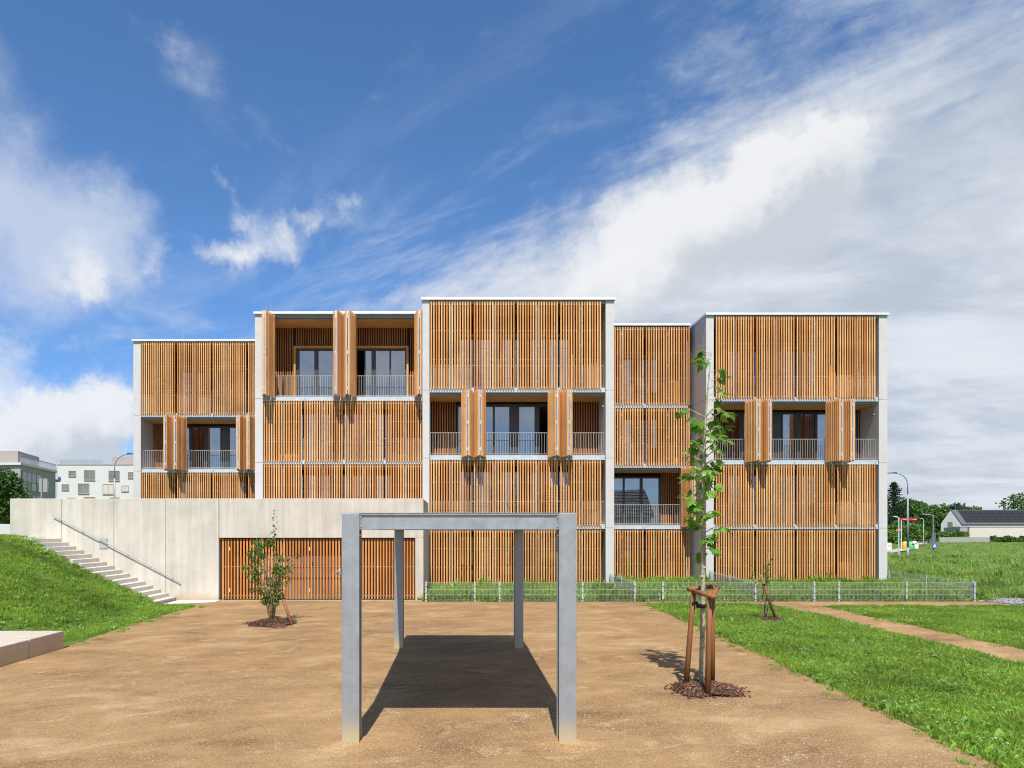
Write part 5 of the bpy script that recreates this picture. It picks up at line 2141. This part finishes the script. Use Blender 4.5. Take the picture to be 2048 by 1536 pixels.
# ------------------------------------------------------------------ buildings behind the retaining wall
def white_building():
    YB = 150.0

    def P(px, py):
        y = YB
        return (px - 917) / FPX * y, y, CAMZ + (1062 - py) / FPX * y
    o = empty('white_apartment_building', (P(190, 960)[0], YB, 0), 'white cubic apartment building with wood framed windows behind the retaining wall', 'building')
    xl_, yl_, zt = P(115, 930)
    xr2, yr2, _ = P(300, 930)
    m = MB()
    m.prism([(xl_, yl_), (xr2, yr2), (xr2 - 2, yr2 + 14), (xl_ - 2, yl_ + 14)], -1, zt)
    m.build('wall', M['render_white'], o)
    m = MB()
    m.prism([(xl_ - 0.1, yl_ - 0.1), (xr2, yr2 - 0.1), (xr2, yr2 + 0.4), (xl_ - 0.1, yl_ + 0.4)], zt + 0.003, zt + 0.16)
    m.build('roof_edge', M['render_grey'], o)
    ax, ay, az = P(205, 931)
    bx, by, bz = P(300, 915)
    m = MB()
    m.prism([(ax, ay + 4), (P(252, 0)[0], ay + 4), (P(252, 0)[0] + 3, ay + 10), (ax, ay + 10)], zt + 0.17, CAMZ + (1062 - 915) / FPX * (YB + 5))
    m.build('roof_box', M['render_brown'], o)
    m = MB()
    for k in range(46):
        px = 118 + k * 1.85
        a, b_, c_ = P(px, 0)
        m.box(a - 0.025, a + 0.025, b_ + 0.5, b_ + 0.55, zt + 0.17, zt + 1.15)
    a, b_, _ = P(118, 0)
    c_, d_, _ = P(203, 0)
    m.obox(((a + c_) / 2, (b_ + d_) / 2 + 0.52, zt + 1.17), ((c_ - a) / 2, (d_ - b_) / 2, 0), (0, 0.04, 0), (0, 0, 0.03))
    m.build('roof_railing', M['lamp'], o)
    z6 = 6.827
    wins = [(938, 1040, 555, 632, 1), (1150, 1300, 548, 685, 0), (1485, 1635, 555, 692, 2), (1750, 1850, 575, 655, 2),
            (845, 945, 740, 820, 2), (1068, 1220, 730, 868, 2), (1403, 1555, 738, 875, 3), (1660, 1757, 757, 838, 3),
            (915, 1040, 925, 1000, 0), (1150, 1300, 915, 1050, 0), (1500, 1635, 920, 1050, 0)]
    for a, b_, c_, d_, kind in wins:
        x0, y0, z1 = P(a / z6, 860 + c_ / z6)
        x1, y1, z0 = P(b_ / z6, 860 + d_ / z6)
        m = MB()
        yy2 = (y0 + y1) / 2
        f = 0.085
        m.box(x0, x1, yy2 - 0.12, yy2 + 0.3, z0, z0 + f)
        m.box(x0, x1, yy2 - 0.12, yy2 + 0.3, z1 - f, z1)
        m.box(x0, x0 + f, yy2 - 0.12, yy2 + 0.3, z0 + f, z1 - f)
        m.box(x1 - f, x1, yy2 - 0.12, yy2 + 0.3, z0 + f, z1 - f)
        xm = (x0 + x1) / 2
        m.box(xm - f * 0.6, xm + f * 0.6, yy2 - 0.10, yy2 + 0.3, z0 + f, z1 - f)
        w = m.build('window', M['win_wood'], o)
        for p, q in ((x0 + f, xm - f * 0.6), (xm + f * 0.6, x1 - f)):
            m = MB()
            m.box(p, q, yy2 - 0.06, yy2 + 0.2, z0 + f, z1 - f)
            m.build('pane', M['win_blind'] if kind == 3 else (M['curtain'] if False else M['win_far']), w)
        m = MB()
        m.box(x0 - 0.03, x1 + 0.03, yy2 - 0.2, yy2 + 0.1, z0 - 0.10, z0 - 0.003)
        m.build('sill', M['render_grey'], w)


white_building()


def grey_building():
    Yc, Ye = 90.0, 102.0
    xc = px_x(41, Yc)
    xe = px_x(111, Ye)
    zt = ztop(930, Yc)
    o = empty('grey_apartment_building', (xc, Yc, 0), 'grey apartment building with glazed loggias at the picture edge behind the wall', 'building')
    d = Vector((xe - xc, Ye - Yc, 0))
    u = d.normalized()
    nr = Vector((u.y, -u.x, 0))
    m = MB()
    m.prism([(xc - 22, Yc + 2), (xc - 0.0, Yc), (xe, Ye), (xe - 22, Ye + 4)], -1, zt)
    m.build('wall', M['render_grey'], o)
    m = MB()
    m.prism([(xc - 22.3, Yc + 1.6), (xc + 0.25, Yc - 0.35), (xe + 0.3, Ye), (xe - 22, Ye + 4.4)], zt + 0.003, zt + 0.32)
    m.build('roof_edge', M['render_white'], o)
    # roof storey and railing
    m = MB()
    m.prism([(xc - 22, Yc + 4), (px_x(36, Yc + 4), Yc + 4), (px_x(36, Yc + 4) - 2, Yc + 12), (xc - 22, Yc + 12)], zt + 0.33, zt + 0.33 + 2.0)
    m.build('roof_storey', M['render_brown'], o)
    m = MB()
    for k in range(40):
        p = Vector((xc, Yc, 0)) + d * (k / 39)
        m.box(p.x - 0.025, p.x + 0.025, p.y - 0.025, p.y + 0.025, zt + 0.33, zt + 1.2)
    q = Vector((xc, Yc, 0)) + d * 0.5
    m.obox((q.x, q.y, zt + 1.22), d * 0.5, nr * 0.03, (0, 0, 0.03))
    m.build('roof_railing', M['lamp'], o)
    # side face: two rows of loggia glazing in dark strips
    for row, (za, zb) in enumerate(((zt - 3.35, zt - 0.75), (zt - 6.4, zt - 3.75))):
        m = MB()
        c = Vector((xc, Yc, 0)) + d * 0.28
        m.obox((c.x, c.y, (za + zb) / 2), d * 0.26, nr * 0.05, (0, 0, (zb - za) / 2))
        st = m.build('loggia_strip', M['panel_dark'], o)
        for k in range(4):
            f0 = 0.03 + k * 0.128
            cc = Vector((xc, Yc, 0)) + d * (f0 + 0.058)
            for part, (ha, hb) in enumerate(((0.05, 0.45), (0.5, 0.97))):
                m = MB()
                m.obox((cc.x, cc.y, za + (zb - za) * (ha + hb) / 2), d * 0.054, nr * 0.08, (0, 0, (zb - za) * (hb - ha) / 2))
                m.build('pane', M['win_far'] if part else (M['render_grey'] if (k + row) % 2 else M['win_blind']), st)
    for f0, zc_, w_, h_ in ((0.72, zt - 2.0, 0.06, 0.6), (0.74, zt - 5.2, 0.08, 0.5)):
        cc = Vector((xc, Yc, 0)) + d * f0
        m = MB()
        m.obox((cc.x, cc.y, zc_), d * w_, nr * 0.06, (0, 0, h_))
        m.build('window', M['win_far'], o)
    # front balconies
    for zb in (zt - 3.4, zt - 6.4):
        m = MB()
        m.box(xc - 12, xc - 0.6, Yc - 1.6, Yc + 0.2, zb - 0.2, zb)
        bal = m.build('balcony', M['render_white'], o)
        m = MB()
        for k in range(48):
            xx_ = xc - 12 + k * 0.24
            m.box(xx_, xx_ + 0.03, Yc - 1.55, Yc - 1.5, zb + 0.002, zb + 1.05)
        m.box(xc - 12, xc - 0.65, Yc - 1.56, Yc - 1.49, zb + 1.052, zb + 1.1)
        m.build('railing', M['lamp'], bal)
        m = MB()
        m.box(xc - 3.2, xc - 0.9, Yc - 0.02, Yc + 0.3, zb + 0.1, zb + 2.4)
        m.build('balcony_door', M['win_far'], bal)
    # cylinder between the two houses
    Yq = 112.0
    m = MB()
    m.tube([(px_x(97, Yq), Yq, ztop(958.5, Yq)), (px_x(119, Yq), Yq, ztop(958.5, Yq))], 0.45, 14)
    ob = m.build('roof_duct', M['lamp'])
    tag(ob, 'horizontal grey duct pipe between the grey and the white building', 'pipe')


grey_building()

# back of a traffic sign above the wall
o = empty('traffic_sign', (px_x(83, 45), 45, 2.4), 'grey traffic sign seen from behind above the retaining wall', 'sign')
xs_, ys_ = px_x(83, 45), 45
m = MB()
m.tube([(xs_, ys_, 2.4), (xs_, ys_, ztop(956, 45))], 0.045, 8)
m.build('pole', M['lamp'], o)
m = MB()
m.box(xs_ - 0.2, xs_ + 0.36, ys_ + 0.05, ys_ + 0.08, ztop(984, 45), ztop(957, 45))
m.build('sign_plate', M['render_grey'], o)

far_tree(px_x(8, 40), 40, 2.2, ztop(934, 40), 1.55, 'dark leafy tree at the picture edge beyond the retaining wall', M['leaf_tree'], 71, 4200, 0.16, crown_from=0.05, lobes=11, group='trees behind the retaining wall')
far_tree(px_x(36, 41), 41, 2.2, ztop(978, 41), 0.85, 'smaller leafy tree beside the dark tree beyond the wall', M['leaf_light'], 72, 1400, 0.15, crown_from=0.05, lobes=6, group='trees behind the retaining wall')

# house behind the camera whose roof shows in the second floor windows
hb = empty('tiled_roof_house', (22, -34, 0), 'house with dark tiled gable roof mirrored in the recessed block windows', 'house')
m = MB()
m.box(13, 29, -40, -31, 0, 5.0)
m.build('wall', M['render_white'], hb)
for k in range(9):
    for sgn in (-1, 1):
        f0, f1 = k / 9, (k + 1) / 9
        yA = -35.5 + sgn * 5.0
        pa_ = Vector((12.6, yA + (-35.5 - yA) * f0, 4.7 + 4.5 * f0))
        pb_ = Vector((29.4, yA + (-35.5 - yA) * f1, 4.7 + 4.5 * f1))
        m = MB()
        m.raw([(12.6, pa_.y, pa_.z + 0.12), (29.4, pa_.y, pa_.z + 0.12), (29.4, pb_.y, pb_.z + 0.05), (12.6, pb_.y, pb_.z + 0.05), (12.6, pa_.y, pa_.z), (29.4, pa_.y, pa_.z)],
              [(0, 1, 2, 3), (4, 5, 1, 0)])
        m.build('roof_course', M['roof_tile'], hb)
